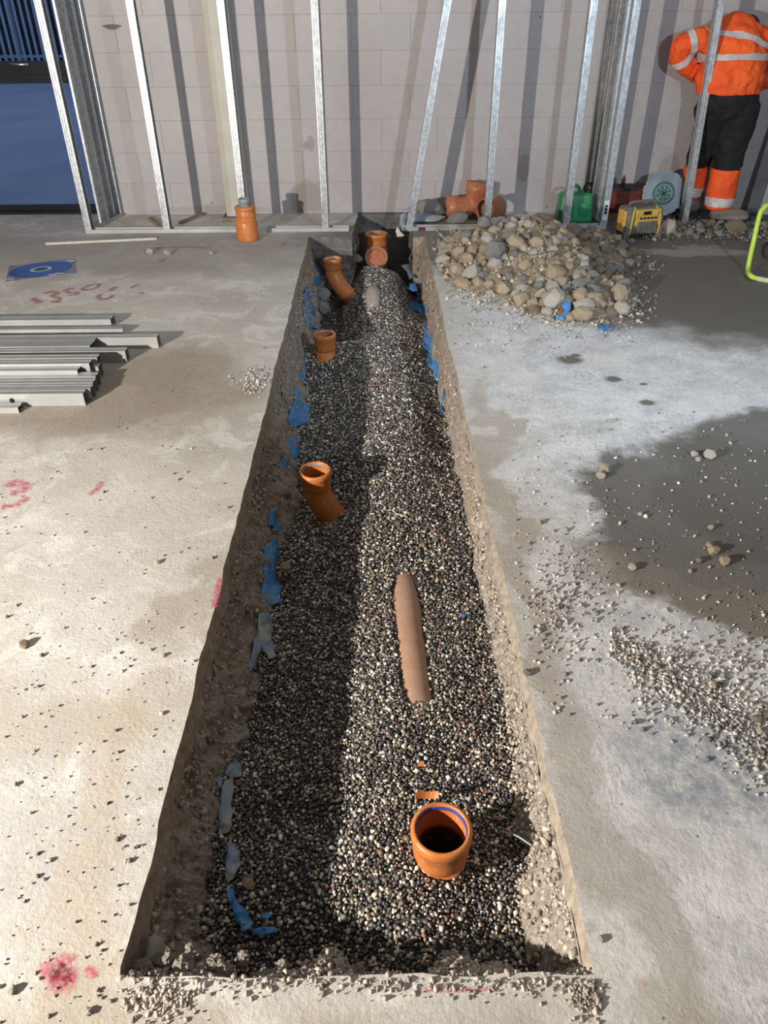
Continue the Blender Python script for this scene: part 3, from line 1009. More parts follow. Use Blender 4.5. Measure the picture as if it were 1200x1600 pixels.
# ---- outside: paving and a palisade fence at dusk
yard = struct(mk('ground_outside', [(-30, WALL_Y + 0.26, -0.03), (10, WALL_Y + 0.26, -0.03), (10, 60, -0.03), (-30, 60, -0.03)], [(0, 1, 2, 3)], 'tarmac'))
fence = thing('palisade_fence', 'tall palisade fence of pale pointed bars outside the glass door', 'fence', (-8.5, 21, -0.03))
pm = MB(); pm.add([(-.035, -.012, 0.08), (0, .006, 0.08), (.035, -.012, 0.08), (-.035, -.012, 2.25), (0, .006, 2.25), (.035, -.012, 2.25), (0, 0, 2.4),
                   (-.03, -.018, .08), (.03, -.018, .08), (-.03, -.018, 2.25), (.03, -.018, 2.25)],
                  [(0, 1, 4, 3), (1, 2, 5, 4), (3, 4, 6), (4, 5, 6), (7, 8, 10, 9), (0, 3, 9, 7), (2, 8, 10, 5), (3, 6, 9), (5, 10, 6), (9, 6, 10)])
pme = bpy.data.meshes.new('pale'); pme.from_pydata(pm.v, [], pm.f); pme.materials.append(MAT['fence'])
for k in range(48):
    o = bpy.data.objects.new('pale', pme); o.location = (-3.6 + k * 0.155, 0, 0); link(o, fence)
for z in (0.45, 1.9):
    MB().box((-8.5, 21.03, z), (3.8, 0.02, 0.03)).build('fence_rail', 'fence', fence)
for k in range(3):
    MB().box((-11.9 + k * 3.2, 21.08, 1.15), (0.05, 0.05, 1.2)).build('fence_post', 'fence', fence)
hv, hf = [], []
hm = MB()
for k in range(14):
    v_, f_ = hull(40, (0.9, 0.7, 1.5), 0.2, 400 + k)
    hm.add(v_ + np.array([-14 + k * 0.85, 24.0, 1.1]), [tuple(q_) for q_ in f_.tolist()])
hd = hm.build('hedge', 'hedge'); tag(hd, 'dark hedge behind the palisade fence seen through the door', 'hedge'); rooted(hd, (-8.5, 24, -0.03))

# ================================================================== PIPES IN THE TRENCH
def tube_shell(mb, path, r_out, r_in):
    """hollow tube along a path, open at the first point; lists of radii allowed"""
    vo, fo = sweep(path, r_out, 32, False)
    vi, fi = sweep(path, r_in, 32, False)
    n = 32
    k = len(vo)
    f = [tuple(q) for q in fo] + [tuple(reversed([a + k for a in q])) for q in fi]
    f += [(a, k + a, k + (a + 1) % n, (a + 1) % n) for a in range(n)]
    e = (len(path) - 1) * n
    return mb.add(vo + vi, f)


def drain(name, label, rim, path, Rs, mat='orange', seal='black_rubber', bore='bore_shade', sock=0.085, cat='pipe'):
    """drain pipe: path starts at the rim; socket with a seal bulge, then the plain barrel"""
    rim = Vector(rim)
    root = thing(name, label, cat, rim)
    P_ = [rim] + [Vector(p) for p in path]
    d0 = (P_[1] - P_[0]).normalized()
    # barrel
    bar = bezier([rim + d0 * (sock * 0.8)] + P_[1:], 8) if len(P_) > 2 else [rim + d0 * (sock * 0.8), P_[1]]
    mb = MB(); tube_shell(mb, bar, Rs * 0.86, Rs * 0.80)
    mb.build('barrel', mat, root, True)
    MB().sweep([p + d0 * 0.004 for p in bar], Rs * 0.785, 32, False).build('bore_shade_skin', bore, root, True)  # dark inner skin, paints in the shade down the bore
    # socket, lathed about the axis
    Mq = d0.to_track_quat('Z', 'Y').to_matrix()
    s = Rs
    prof = [(s * 0.84, 0.0), (s * 0.90, -0.001), (s * 0.97, 0.002), (s * 1.0, 0.006), (s * 1.0, 0.022), (s * 0.965, 0.028), (s * 0.94, 0.031),
            (s * 0.93, sock * 0.72), (s * 0.90, sock * 0.9), (s * 0.86, sock), (s * 0.78, sock), (s * 0.80, sock * 0.7), (s * 0.82, 0.03), (s * 0.84, 0.012)]
    so = MB().lathe(prof, 40, rim, Mq, True).build('socket', mat, root, True)
    sp_ = [(s * 0.835, 0.007), (s * 0.80, 0.010), (s * 0.80, 0.016), (s * 0.835, 0.020)]
    MB().lathe(sp_, 40, rim, Mq, True).build('seal', seal, so, True)
    return root


r1 = G(690, 1294, -0.085)
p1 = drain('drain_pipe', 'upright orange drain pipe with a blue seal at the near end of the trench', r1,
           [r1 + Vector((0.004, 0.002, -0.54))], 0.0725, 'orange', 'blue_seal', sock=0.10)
r2 = G(492, 734, -0.095)
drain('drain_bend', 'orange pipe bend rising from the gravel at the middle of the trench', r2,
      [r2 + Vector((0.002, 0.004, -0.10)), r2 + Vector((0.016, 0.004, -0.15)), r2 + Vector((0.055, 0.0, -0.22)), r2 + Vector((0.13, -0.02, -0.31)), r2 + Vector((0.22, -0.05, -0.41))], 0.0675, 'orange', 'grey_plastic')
r3 = G(507, 521, -0.125)
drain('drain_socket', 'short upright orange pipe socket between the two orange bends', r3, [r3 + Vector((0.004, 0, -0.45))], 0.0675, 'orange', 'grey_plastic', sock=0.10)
r4 = at(519, 403, 5.70)
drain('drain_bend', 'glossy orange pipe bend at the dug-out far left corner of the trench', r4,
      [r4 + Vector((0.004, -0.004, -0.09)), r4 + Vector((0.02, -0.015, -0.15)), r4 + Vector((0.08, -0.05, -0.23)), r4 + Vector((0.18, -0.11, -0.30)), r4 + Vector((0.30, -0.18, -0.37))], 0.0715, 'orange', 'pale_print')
# pipe standing in the pit under the wall, with its side branch
r5 = at(588, 364, 6.30)
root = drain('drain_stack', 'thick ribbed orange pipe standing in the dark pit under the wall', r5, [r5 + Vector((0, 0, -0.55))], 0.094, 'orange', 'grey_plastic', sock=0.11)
for k in range(4):
    MB().lathe([(0.083, -0.008), (0.089, -0.004), (0.089, 0.004), (0.083, 0.008)], 36, r5 + Vector((0, 0, -0.125 - 0.03 * k)), None, True).build('rib', 'orange', root, True)
bq = at(588, 402, 6.14)
bax = Vector((0.0, -0.78, 0.62)).normalized()
mb = MB(); tube_shell(mb, [bq, bq - bax * 0.05, bq - bax * 0.26], [0.088, 0.080, 0.080], [0.079, 0.074, 0.074])
br = mb.build('branch', 'terracotta', root, True)
MB().lathe([(0.080, -0.004), (0.090, -0.004), (0.093, 0.004), (0.080, 0.006)], 36, bq, bax.to_track_quat('Z', 'Y').to_matrix(), True).build('branch_rim', 'dusty_pipe', br, True)
MB().lathe([(0.0, -0.022), (0.040, -0.022), (0.078, -0.030)], 36, bq, bax.to_track_quat('Z', 'Y').to_matrix()).build('branch_cap', 'terracotta', br, True)

# bared backs of buried pipes
def bared(name, label, a, b, r, mat, lift):
    a = Vector(a); b = Vector(b)
    za, zb = float(zg(a.x, a.y)), float(zg(b.x, b.y))
    m_ = (a + b) / 2; zm = float(zg(m_.x, m_.y))
    d = (b - a).normalized()
    a2, b2 = a - d * 0.10, b + d * 0.10
    pts = [Vector((a2.x, a2.y, za - r - 0.05)), Vector((a.x, a.y, za - r + 0.002)), Vector((m_.x, m_.y, zm - r + lift)), Vector((b.x, b.y, zb - r + 0.002)), Vector((b2.x, b2.y, zb - r - 0.05))]
    o = MB().sweep(bezier(pts, 8), r, 28).build(name, mat, None, True)
    tag(o, label, 'pipe'); rooted(o, (m_.x, m_.y, zm - 2 * r + lift))
    return o


bared('buried_pipe', 'long dusty brown pipe back bared in the gravel behind the nearest upright pipe', PIPE_A, PIPE_B, 0.055, 'dusty_pipe', 0.014)
bared('buried_pipe', 'short pale pipe back bared in the gravel at the far end', PIPE2_A, PIPE2_B, 0.06, 'pale_pipe', 0.022)

# broken orange shard behind the near pipe and an orange chip
g = G(671, 1247, -0.165)
pts = []
for k in range(9):
    a = R(200) - R(150) * k / 8
    pts.append((g.x + 0.036 * math.cos(a), g.y + 0.013 * math.sin(a), g.z + 0.012 + 0.004 * math.sin(3 * a)))
vv = []
for p_ in pts:
    vv += [(p_[0], p_[1], p_[2]), (p_[0] * 1.0, p_[1] - 0.012, p_[2] - 0.012), (p_[0], p_[1] - 0.010, p_[2] - 0.014), (p_[0], p_[1] + 0.003, p_[2] - 0.003)]
ff = []
for k in range(8):
    for e in range(4):
        ff.append((k * 4 + e, k * 4 + (e + 1) % 4, k * 4 + 4 + (e + 1) % 4, k * 4 + 4 + e))
ff += [(0, 1, 2, 3), (35, 34, 33, 32)]
o = mk('pipe_shard', vv, ff, 'orange'); tag(o, 'thin curved orange plastic shard behind the near upright pipe', 'shard'); rooted(o, g)
g = G(657, 1199, -0.165)
o = mk('pipe_chip', np.array([(g.x - .008, g.y, g.z + .008), (g.x + .010, g.y - .002, g.z + .010), (g.x + .006, g.y + .012, g.z + .012), (g.x - .004, g.y + .010, g.z + .009),
                              (g.x - .008, g.y, g.z + .004), (g.x + .010, g.y - .002, g.z + .006), (g.x + .006, g.y + .012, g.z + .008), (g.x - .004, g.y + .010, g.z + .005)]),
       [(0, 1, 2, 3), (7, 6, 5, 4), (0, 4, 5, 1), (1, 5, 6, 2), (2, 6, 7, 3), (3, 7, 4, 0)], 'orange')
tag(o, 'tiny orange plastic chip lying on the gravel', 'chip'); rooted(o, g)
# stiff grey wire sticking out of the right side of the trench
w0, w1 = G(781, 1299, -0.165), G(832, 1322, -0.13)
o = MB().sweep(bezier([w0, (w0 + w1) / 2 + Vector((0, 0, 0.012)), w1], 8), 0.0024, 8).build('wire_end', 'grey_plastic', None, True)
tag(o, 'stiff grey wire end poking from the right trench side beside the near pipe', 'wire'); rooted(o, w0)

# ================================================================== BLUE MEMBRANE, torn pieces along the sides
def torn(name, label, pts_px, zfun, mat='membrane', n_sub=3, seed=0, cat='membrane', lift=0.006):
    """a crumpled torn sheet; outline measured along the trench side, thickness 2 mm"""
    r = random.Random(seed)
    out = []
    m_ = len(pts_px)
    for k in range(m_):
        a = pts_px[k]; b = pts_px[(k + 1) % m_]
        for q_ in range(n_sub):
            f_ = q_ / n_sub
            L = math.hypot(b[0] - a[0], b[1] - a[1])
            j = 0.10 * L if q_ else 0
            out.append((a[0] + (b[0] - a[0]) * f_ + r.uniform(-j, j), a[1] + (b[1] - a[1]) * f_ + r.uniform(-j, j)))
    bm = bmesh.new()
    vs = [bm.verts.new((x, -y, 0)) for x, y in out]
    f_ = bm.faces.new(vs)
    bmesh.ops.triangulate(bm, faces=[f_])
    bmesh.ops.subdivide_edges(bm, edges=bm.edges[:], cuts=2, use_grid_fill=True)
    bm.verts.index_update()
    top = []
    for v_ in bm.verts:
        px, py = v_.co.x, -v_.co.y
        p = zfun(px, py)
        w = float(fbm(px * 0.08, py * 0.08, 0, seed, 3)) * 0.007
        d = ray(px, py).normalized()
        top.append(p - d * (lift + 0.006 + w))
    faces = [tuple(q_.index for q_ in f.verts) for f in bm.faces]
    bm.free()
    o = mk(name, top, faces, mat, None, True)
    c_ = sum(top, Vector()) / len(top)
    lo = min(top, key=lambda p: p.z)
    rooted(o, (c_.x, c_.y, lo.z))
    sm = o.modifiers.new('thickness', 'SOLIDIFY'); sm.thickness = 0.0022; sm.offset = 0
    tag(o, label, cat)
    return o


_ty = np.arange(0.0, 7.0, 0.02)
TL, TR = [insL(0, _ty).tolist(), insR(0, _ty).tolist()]
_gx, _gy = np.meshgrid(np.arange(-1.0, 1.0, 0.01), _ty)
ZT = zg(_gx, _gy)


def zq(x, y):
    return float(ZT[min(max(int(y / 0.02 + 0.5), 0), len(_ty) - 1), min(max(int((x + 1.0) / 0.01 + 0.5), 0), 199)])


def ss_(a, b, x):
    k = min(max((x - a) / (b - a), 0.0), 1.0)
    return k * k * (3 - 2 * k)


def ins_at(T, y, w, i0):
    i = T[min(max(int(y / 0.02 + 0.5), 0), len(T) - 1)]
    return i0 + (i - i0) * ss_(0, 0.62, w) * (0.75 + 0.25 * w)


def lx(y):
    return NL.x + (y - NL.y) * (FL.x - NL.x) / (FL.y - NL.y)


def rx_(y):
    return NR.x + (y - NR.y) * (FR.x - NR.x) / (FR.y - NR.y)


def side_left(px, py):
    """where the ray meets the left trench side: plane sloping in from the slab edge"""
    d = ray(px, py)
    best = None
    for k in range(60):
        z = -0.07 - 0.006 * k
        t_ = (z - CAMH) / d.z
        x, y = d.x * t_, d.y * t_
        w = (-0.072 - z) / 0.548
        ins = ins_at(TL, y, w, 0.004)
        if x <= lx(y) + ins or z < zq(x, y):
            best = Vector((x, y, z)); break
    return best if best is not None else G(px, py, -0.28)


def side_right(px, py):
    d = ray(px, py)
    for k in range(80):
        z = -0.03 - 0.006 * k
        t_ = (z - CAMH) / d.z
        x, y = d.x * t_, d.y * t_
        w = max(0, (-0.033 - z) / 0.587)
        ins = ins_at(TR, y, w, 0.012)
        if x >= rx_(y) - ins or z < zq(x, y):
            return Vector((x, y, z))
    return G(px, py, -0.28)


LEFT_TEARS = [
    ('torn blue membrane beside the far left pipe bend', [(490, 412), (505, 418), (508, 436), (498, 447), (487, 440), (492, 428)], 'membrane'),
    ('ragged blue membrane on the left side above the dark stones', [(476, 448), (492, 446), (490, 460), (480, 468), (494, 480), (492, 500), (497, 514), (482, 512), (474, 490), (478, 474)], 'membrane'),
    ('narrow blue membrane strip left of the short upright socket', [(474, 558), (479, 560), (478, 592), (466, 596), (468, 578)], 'membrane'),
    ('wide blue membrane flap on the left side below the upright socket', [(458, 606), (478, 604), (470, 626), (484, 636), (484, 656), (462, 668), (450, 660), (454, 636), (462, 624)], 'membrane'),
    ('rounded blue membrane flap left of the middle pipe bend', [(448, 684), (464, 684), (469, 702), (460, 728), (450, 722), (446, 730), (434, 730), (442, 712)], 'membrane'),
    ('small torn blue membrane below the middle pipe bend', [(424, 796), (432, 794), (430, 812), (441, 826), (436, 836), (428, 824), (418, 818)], 'membrane'),
    ('long dusty blue membrane tear below the middle pipe bend', [(416, 850), (432, 842), (434, 870), (430, 890), (437, 912), (438, 940), (414, 950), (408, 930), (414, 900), (410, 878)], 'membrane'),
    ('faded blue membrane strip trailing into the gravel on the left', [(404, 958), (420, 956), (424, 1000), (432, 1026), (420, 1030), (408, 1010), (400, 1040), (386, 1060), (392, 1030), (404, 990)], 'membrane_dusty'),
    ('faded membrane patch high on the shaded left side', [(362, 1190), (374, 1192), (378, 1212), (362, 1216), (350, 1208)], 'membrane_dusty'),
    ('small dusty blue membrane scrap on the shaded left side', [(340, 1214), (348, 1214), (346, 1230), (340, 1232)], 'membrane_dusty'),
    ('yellowish dusty membrane strip low on the shaded left side', [(352, 1218), (364, 1216), (364, 1270), (358, 1300), (340, 1304), (342, 1270)], 'membrane_dusty'),
    ('pale blue membrane flap near the near left corner', [(360, 1310), (374, 1330), (376, 1352), (366, 1370), (356, 1380), (352, 1340)], 'membrane_dusty'),
    ('clean light blue membrane flap above the near left corner', [(354, 1390), (364, 1388), (394, 1440), (392, 1452), (380, 1456), (366, 1436)], 'membrane'),
]
for k, (lab, pts, mm) in enumerate(LEFT_TEARS):
    torn('membrane_piece', lab, pts, side_left, mm, 3, 500 + k, lift=0.014)
RIGHT_TEARS = [
    ('faded blue membrane scrap at the far right of the trench', [(627, 415), (640, 412), (648, 432), (640, 436), (636, 424)], 'membrane_dusty'),
    ('small round blue membrane scrap on the right side', [(640, 444), (650, 442), (654, 452), (646, 460), (638, 454)], 'membrane'),
    ('folded blue membrane flap on the right side with a dark crease', [(646, 466), (657, 462), (654, 474), (670, 476), (672, 486), (660, 494), (652, 484), (640, 492), (640, 478)], 'membrane'),
    ('tiny blue membrane tag on the right side above the long tear', [(660, 499), (669, 500), (668, 511), (661, 509)], 'membrane'),
    ('long blue membrane tear pointing down the right side', [(662, 518), (668, 512), (680, 528), (676, 552), (690, 562), (691, 584), (688, 606), (678, 586), (666, 566), (668, 548), (660, 540)], 'membrane'),
    ('thin blue membrane thread at the end of the right side tear', [(690, 608), (694, 610), (691, 640), (693, 646), (687, 648), (689, 630)], 'membrane'),
]
for k, (lab, pts, mm) in enumerate(RIGHT_TEARS):
    torn('membrane_piece', lab, pts, side_right, mm, 3, 540 + k, lift=0.022)
on_bed = lambda px, py: (lambda g_: Vector((g_.x, g_.y, float(zg(g_.x, g_.y)) + 0.008)))(G(px, py, float(zg(*G(px, py, -0.2)[:2]))))
torn('membrane_scrap', 'rolled blue plastic scrap lying at the near left gravel edge', [(394, 1460), (414, 1454), (432, 1452), (430, 1462), (396, 1468)], on_bed, 'membrane', 2, 561, 'plastic scrap')
torn('membrane_scrap', 'small blue plastic scrap on the gravel near the left corner', [(408, 1436), (416, 1430), (426, 1434), (420, 1442)], on_bed, 'membrane', 2, 562, 'plastic scrap')
torn('membrane_scrap', 'pale teal plastic scrap at the near edge of the gravel', [(722, 1500), (732, 1494), (734, 1512), (722, 1522), (716, 1516)], on_bed, 'membrane_dusty', 2, 563, 'plastic scrap')
torn('membrane_scrap', 'speck of blue plastic on the gravel right of the bared pipe', [(720, 960), (728, 958), (727, 966), (721, 966)], on_bed, 'membrane', 1, 564, 'plastic scrap')

# ================================================================== LUMPS, CRUMBS, DARK STONES
CRUMB_PAL = [(40, (0.46, 0.40, 0.335)), (30, (0.36, 0.31, 0.26)), (15, (0.56, 0.50, 0.43)), (15, (0.25, 0.22, 0.19))]


def strip(n, fpos, seed, rmin, rmax):
    r = np.random.default_rng(seed)
    pos = np.array([fpos(r) for _ in range(n)])
    rad = rmin * (rmax / rmin) ** (r.random(n) ** 1.8)
    return pos, rad


# crumbs clinging to the trench sides
def crumb_left(r):
    y = NL.y + r.random() ** 1.3 * 4.8
    z = -0.08 - 0.19 * r.random()
    w = (-0.072 - z) / 0.548
    ins = ins_at(TL, y, w, 0.004)
    return (lx(y) + ins + r.uniform(-0.004, 0.008), y, z)


def crumb_right(r):
    y = NR.y + r.random() ** 1.8 * 4.6
    z = -0.04 - 0.19 * r.random()
    w = (-0.033 - z) / 0.587
    ins = ins_at(TR, y, w, 0.012)
    return (rx_(y) - ins - r.uniform(-0.004, 0.007), y, z)


for fn, n_, sd, lab in ((crumb_left, 3600, 81, 'crumbling hardcore bits on the shaded left trench side'), (crumb_right, 3000, 82, 'crumbling sandy bits on the lit right trench side')):
    pos, rad = strip(n_, fn, sd, 0.003, 0.012)
    tag(scatter('hardcore_crumbs', pos, rad, palette(n_, CRUMB_PAL, sd, 0.2), 'crumbs', None, TEMPL, sd, 1.5), lab, 'crumbs')


def crumb_near(r):
    f_ = r.random()
    p = NL + (NR - NL) * f_
    t_ = r.random()
    w = max(0.0, 1.0 - 0.35 * f_) if f_ < 0.55 else 0.62
    y = p.y + 0.0 + 0.125 * t_ * (0.75 + 0.3 * math.sin(f_ * 19) + 0.15 * math.sin(f_ * 47))
    z = -0.012 - 0.20 * t_ ** 1.1 + r.normal(0, 0.008)
    return (p.x, y, z)


pos, rad = strip(7000, crumb_near, 84, 0.002, 0.011)
tag(scatter('mortar_crumbs', pos, rad, palette(len(pos), CRUMB_PAL, 84, 0.2), 'crumbs', None, TEMPL, 84, 1.5), 'sandy mortar crumbs heaped along the near end of the trench', 'crumbs')


def crumb_lip(r):
    k = r.random()
    if k < 0.35:
        g_ = G(245 + r.normal(0, 26), 1548 + abs(r.normal(0, 20)))
    elif k < 0.6:
        g_ = G(915 + r.normal(0, 14), 1535 + abs(r.normal(0, 30)))
    else:
        g_ = G(200 + 730 * r.random(), 1530 + abs(r.normal(0, 14)))
    return (g_.x, g_.y, 0.002)


pos, rad = strip(1300, crumb_lip, 85, 0.0012, 0.008)
tag(scatter('mortar_crumbs', pos, rad, palette(len(pos), CRUMB_PAL, 85, 0.2), 'crumbs', None, TEMPL, 85, 1.5), 'sandy crumbs spilled on the slab in front of the trench', 'crumbs')

# lumps one can tell apart at the near left corner
ROCKM = {}


def rock_mesh(kind, k, npts=22, squash=(1, 0.85, 0.72), jit=0.16):
    key = (kind, k, npts)
    if key not in ROCKM:
        v_, f_ = hull(npts, squash, jit, 700 + k * 13 + npts)
        me = bpy.data.meshes.new(kind)
        me.from_pydata(v_.tolist(), [], f_.tolist()); me.materials.append(MAT[kind])
        ROCKM[key] = me
    return ROCKM[key]


def lump_mesh(kind, k):
    key = ('lump', kind, k)
    if key not in ROCKM:
        bm = bmesh.new()
        bmesh.ops.create_icosphere(bm, subdivisions=4, radius=1.0)
        P_ = np.array([v_.co[:] for v_ in bm.verts])
        d_ = 1 + 0.30 * fbm(P_[:, 0] * 1.6 + k * 9, P_[:, 1] * 1.6, P_[:, 2] * 1.6, 40 + k, 2) + 0.20 * fbm(P_[:, 0] * 5 + k, P_[:, 1] * 5, P_[:, 2] * 5, 50 + k, 3, 0.6)
        for v_, s__ in zip(bm.verts, d_):
            v_.co *= float(s__)
        me = bpy.data.meshes.new(kind); bm.to_mesh(me); bm.free()
        me.materials.append(MAT[kind])
        ROCKM[key] = me
    return ROCKM[key]


def rock(name, label, loc, size, kind, cat='stone', group=None, k=None, npts=22, sc=(1, 1, 1), rot=None):
    o = bpy.data.objects.new(name, rock_mesh(kind, random.randrange(7) if k is None else k, npts))
    o.location = loc
    o.scale = (size * sc[0], size * sc[1], size * sc[2])
    o.rotation_euler = rot if rot is not None else (random.uniform(-.4, .4), random.uniform(-.4, .4), random.uniform(0, 6.28))
    link(o)
    return tag(o, label, cat, group)


g = G(243, 1480, -0.05)
rock('stone', 'pale grey angular stone at the near left corner of the trench', (g.x, g.y, -0.06), 0.027, 'rock_pale', k=1)
g = G(208, 1478, -0.05)
rock('stone', 'flat grey stone wedged against the slab in the near left corner', (g.x + 0.01, g.y + .01, -0.085), 0.034, 'rock_grey', k=2, sc=(0.8, 1.3, 0.7))
ORD = 'first second third fourth fifth sixth seventh eighth ninth tenth eleventh twelfth thirteenth fourteenth fifteenth sixteenth seventeenth'.split()
for k, (px, py, z, s_) in enumerate(sorted(((225, 1515, -.04, .016), (262, 1500, -.05, .018), (285, 1512, -.05, .020), (300, 1492, -.06, .018), (335, 1505, -.06, .016), (352, 1520, -.05, .017),
                                     (378, 1500, -.07, .014), (412, 1528, -.05, .016), (440, 1512, -.06, .013), (475, 1525, -.05, .014), (508, 1512, -.06, .015), (560, 1520, -.06, .015),
                                     (600, 1528, -.05, .013), (245, 1532, -.03, .015), (310, 1530, -.04, .014), (205, 1530, -.02, .013), (640, 1532, -.05, .012)))):
    g = G(px, py, z)
    rock('mortar_lump', f'crumbly sandy mortar lump, {ORD[k]} from the left along the near trench end', (g.x, g.y, z), s_, 'sand_lump', 'lump', 'mortar lumps at the near end', npts=34).data = lump_mesh('sand_lump', k % 5)
for px, py, z, s_, lab, kd in ((505, 461, -.30, .07, 'dark blue-grey rock beside the far left pipe bend', 'rock_grey'), (506, 480, -.34, .055, 'smaller dark grey rock below the far left pipe bend', 'rock_grey'),
                               (548, 386, -.13, .055, 'large grey concrete lump in the far left corner of the trench', 'rock_grey'), (557, 404, -.22, .05, 'grey lump below the concrete in the far left corner', 'rock_grey'),
                               (445, 886, -.25, .028, 'round tan stone on the gravel under the left side', 'rock_tan'), (388, 1380, -.19, .017, 'small tan stone near the pale blue membrane flap', 'rock_tan'),
                               (655, 392, -.12, .06, 'earthy lump at the far right corner of the trench', 'rock_brown')):
    g = G(px, py, z)
    rock('stone', lab, (g.x, g.y, z), s_, kd, npts=26)

# ================================================================== STEEL STUD FRAME
def c_stud_mesh(L, web=0.072, fl=0.048, lip=0.010, th=0.0013):
    """C section standing along +z: web at x=0, flanges towards +x, front flange faces -y, with two pressed ribs"""
    h = web / 2
    g_ = 0.0025
    line = [(fl, -h + lip), (fl, -h), (fl * 0.80, -h), (fl * 0.74, -h + g_), (fl * 0.62, -h + g_), (fl * 0.56, -h), (fl * 0.44, -h), (fl * 0.38, -h + g_), (fl * 0.26, -h + g_), (fl * 0.2, -h), (0, -h),
            (0, -h * 0.3), (0.003, -h * 0.2), (0.003, h * 0.2), (0, h * 0.3), (0, h), (fl, h), (fl, h - lip)]
    v, f = [], []
    m = len(line)
    for z in (0, L):
        v += [(x, y, z) for x, y in line]
    f = [(i, i + 1, m + i + 1, m + i) for i in range(m - 1)]
    me = bpy.data.meshes.new('c_stud')
    me.from_pydata(v, [], f)
    me.materials.append(MAT['steel'])
    return me


STUD = c_stud_mesh(2.95)
FRAME_Y = G(400, 363).y


def stud(label, base, rot=0.0, lean=None, top=None, group='upright steel studs of the partition frame', mirror=False, name='metal_stud'):
    """a stud from its foot; top gives a point on its axis when it leans"""
    o = bpy.data.objects.new(name, STUD)
    b = Vector(base)
    o.location = b
    M_ = Matrix.Rotation(rot, 3, 'Z')
    if mirror:
        M_ = M_ @ Matrix.Diagonal((-1, 1, 1))
    if top is not None:
        d = (Vector(top) - b).normalized()
        q_ = Vector((0, 0, 1)).rotation_difference(d)
        M_ = q_.to_matrix() @ M_
    o.matrix_world = Matrix.Translation(b) @ M_.to_4x4()
    link(o)
    sm = o.modifiers.new('thickness', 'SOLIDIFY'); sm.thickness = 0.0013; sm.offset = 0
    tag(o, label, 'metal stud', group)
    return o


def foot(px, py):
    g_ = G(px, py, 0.004)
    return g_


yF = FRAME_Y + 0.036
def fx(px, py=358):
    return at(px, py, FRAME_Y).x


stud('steel corner stud nearest the glass door, standing at the left end of the floor track', (fx(133), yF, 0.004))
stud('steel stud second from the glass door in the front row', (fx(256), yF, 0.004))
stud('steel stud in front of the cream column', (fx(378), yF, 0.004))
stud('steel stud just left of the trench end', (fx(504), yF, 0.004))
pA, pB = at(634, 357, FRAME_Y), at(694, 2, FRAME_Y + 0.02)
stud('leaning steel stud just right of the trench end', (pA.x, yF, 0.004), top=(pB.x, yF + 0.01, pB.z))
stud('steel stud rising behind the top of the rubble heap', (fx(757, 345), yF, 0.004))
stud('steel stud in front of the green jerrycan', (fx(880, 352), yF, 0.004))
S8 = stud('steel corner stud with a white sticker left of the yellow radio', (fx(938, 354), yF, 0.004))
stud('steel stud in front of the worker in orange', (at(1069, 332, 6.20).x, 6.24, 0.004), top=(at(1119, 2, 6.24).x, 6.24, at(1119, 2, 6.24).z))
# left return towards the door
yr = [FRAME_Y + 0.32, WALL_Y - 0.06]
stud('steel stud in the short return beside the glass door', (at(162, 346, yr[0]).x, yr[0], 0.004), R(90))
stud('steel stud fixed to the block wall beside the glass door', (at(183, 336, yr[1]).x, yr[1], 0.004), R(90))
stud('steel stud doubled up between the two return studs by the door', (at(172, 340, yr[0] + .15).x, yr[0] + .15, 0.004), R(90))
# right return
stud('steel stud in the short return behind the green jerrycan', (at(928, 346, FRAME_Y + 0.30).x, FRAME_Y + 0.30, 0.004), R(90))
stud('steel stud fixed to the block wall behind the jerrycan', (at(917, 336, WALL_Y - 0.06).x, WALL_Y - 0.06, 0.004), R(90))
# sticker with its bar code on the corner stud
st = bpy.data.objects.new('sticker', None)
bpy.data.objects.remove(st)
sx, sy = fx(938, 354) + 0.024, yF - 0.036 - 0.0016
z0_, z1_ = at(950, 345, FRAME_Y).z, at(950, 314, FRAME_Y).z
stick = mk('sticker', np.array([(0.005, -0.0382, z0_), (0.043, -0.0382, z0_), (0.043, -0.0382, z1_), (0.005, -0.0382, z1_),
                               (0.005, -0.0372, z0_), (0.043, -0.0372, z0_), (0.043, -0.0372, z1_), (0.005, -0.0372, z1_)]),
           [(0, 1, 2, 3), (7, 6, 5, 4), (0, 4, 5, 1), (1, 5, 6, 2), (2, 6, 7, 3), (3, 7, 4, 0)], 'white_label', S8, label='white sticker with a bar code')
bars = MB()
for k in range(9):
    zz = z0_ + (z1_ - z0_) * (0.30 + 0.055 * k)
    bars.box((0.024, -0.0384, zz), (0.011, 0.0003, 0.0022 + 0.0012 * (k % 3)))
bars.build('bar_code', 'black', stick)


# floor tracks
def track(label, a, b, w=0.072, h=0.03, red=None):
    a = Vector(a); b = Vector(b)
    d = (b - a).normalized(); n_ = Vector((-d.y, d.x, 0))
    line = [(w / 2, h), (w / 2, 0.0015), (-w / 2, 0.0015), (-w / 2, h)]
    v = []
    for p in (a, b):
        for s_, z in line:
            q_ = p + n_ * s_
            v.append((q_.x, q_.y, z))
    o = mk('floor_track', v, [(0, 1, 5, 4), (1, 2, 6, 5), (2, 3, 7, 6)], 'steel_dull')
    rooted(o, ((a.x + b.x) / 2, (a.y + b.y) / 2, 0))
    sm = o.modifiers.new('thickness', 'SOLIDIFY'); sm.thickness = 0.0015; sm.offset = 0
    return tag(o, label, 'floor track', 'steel floor tracks')


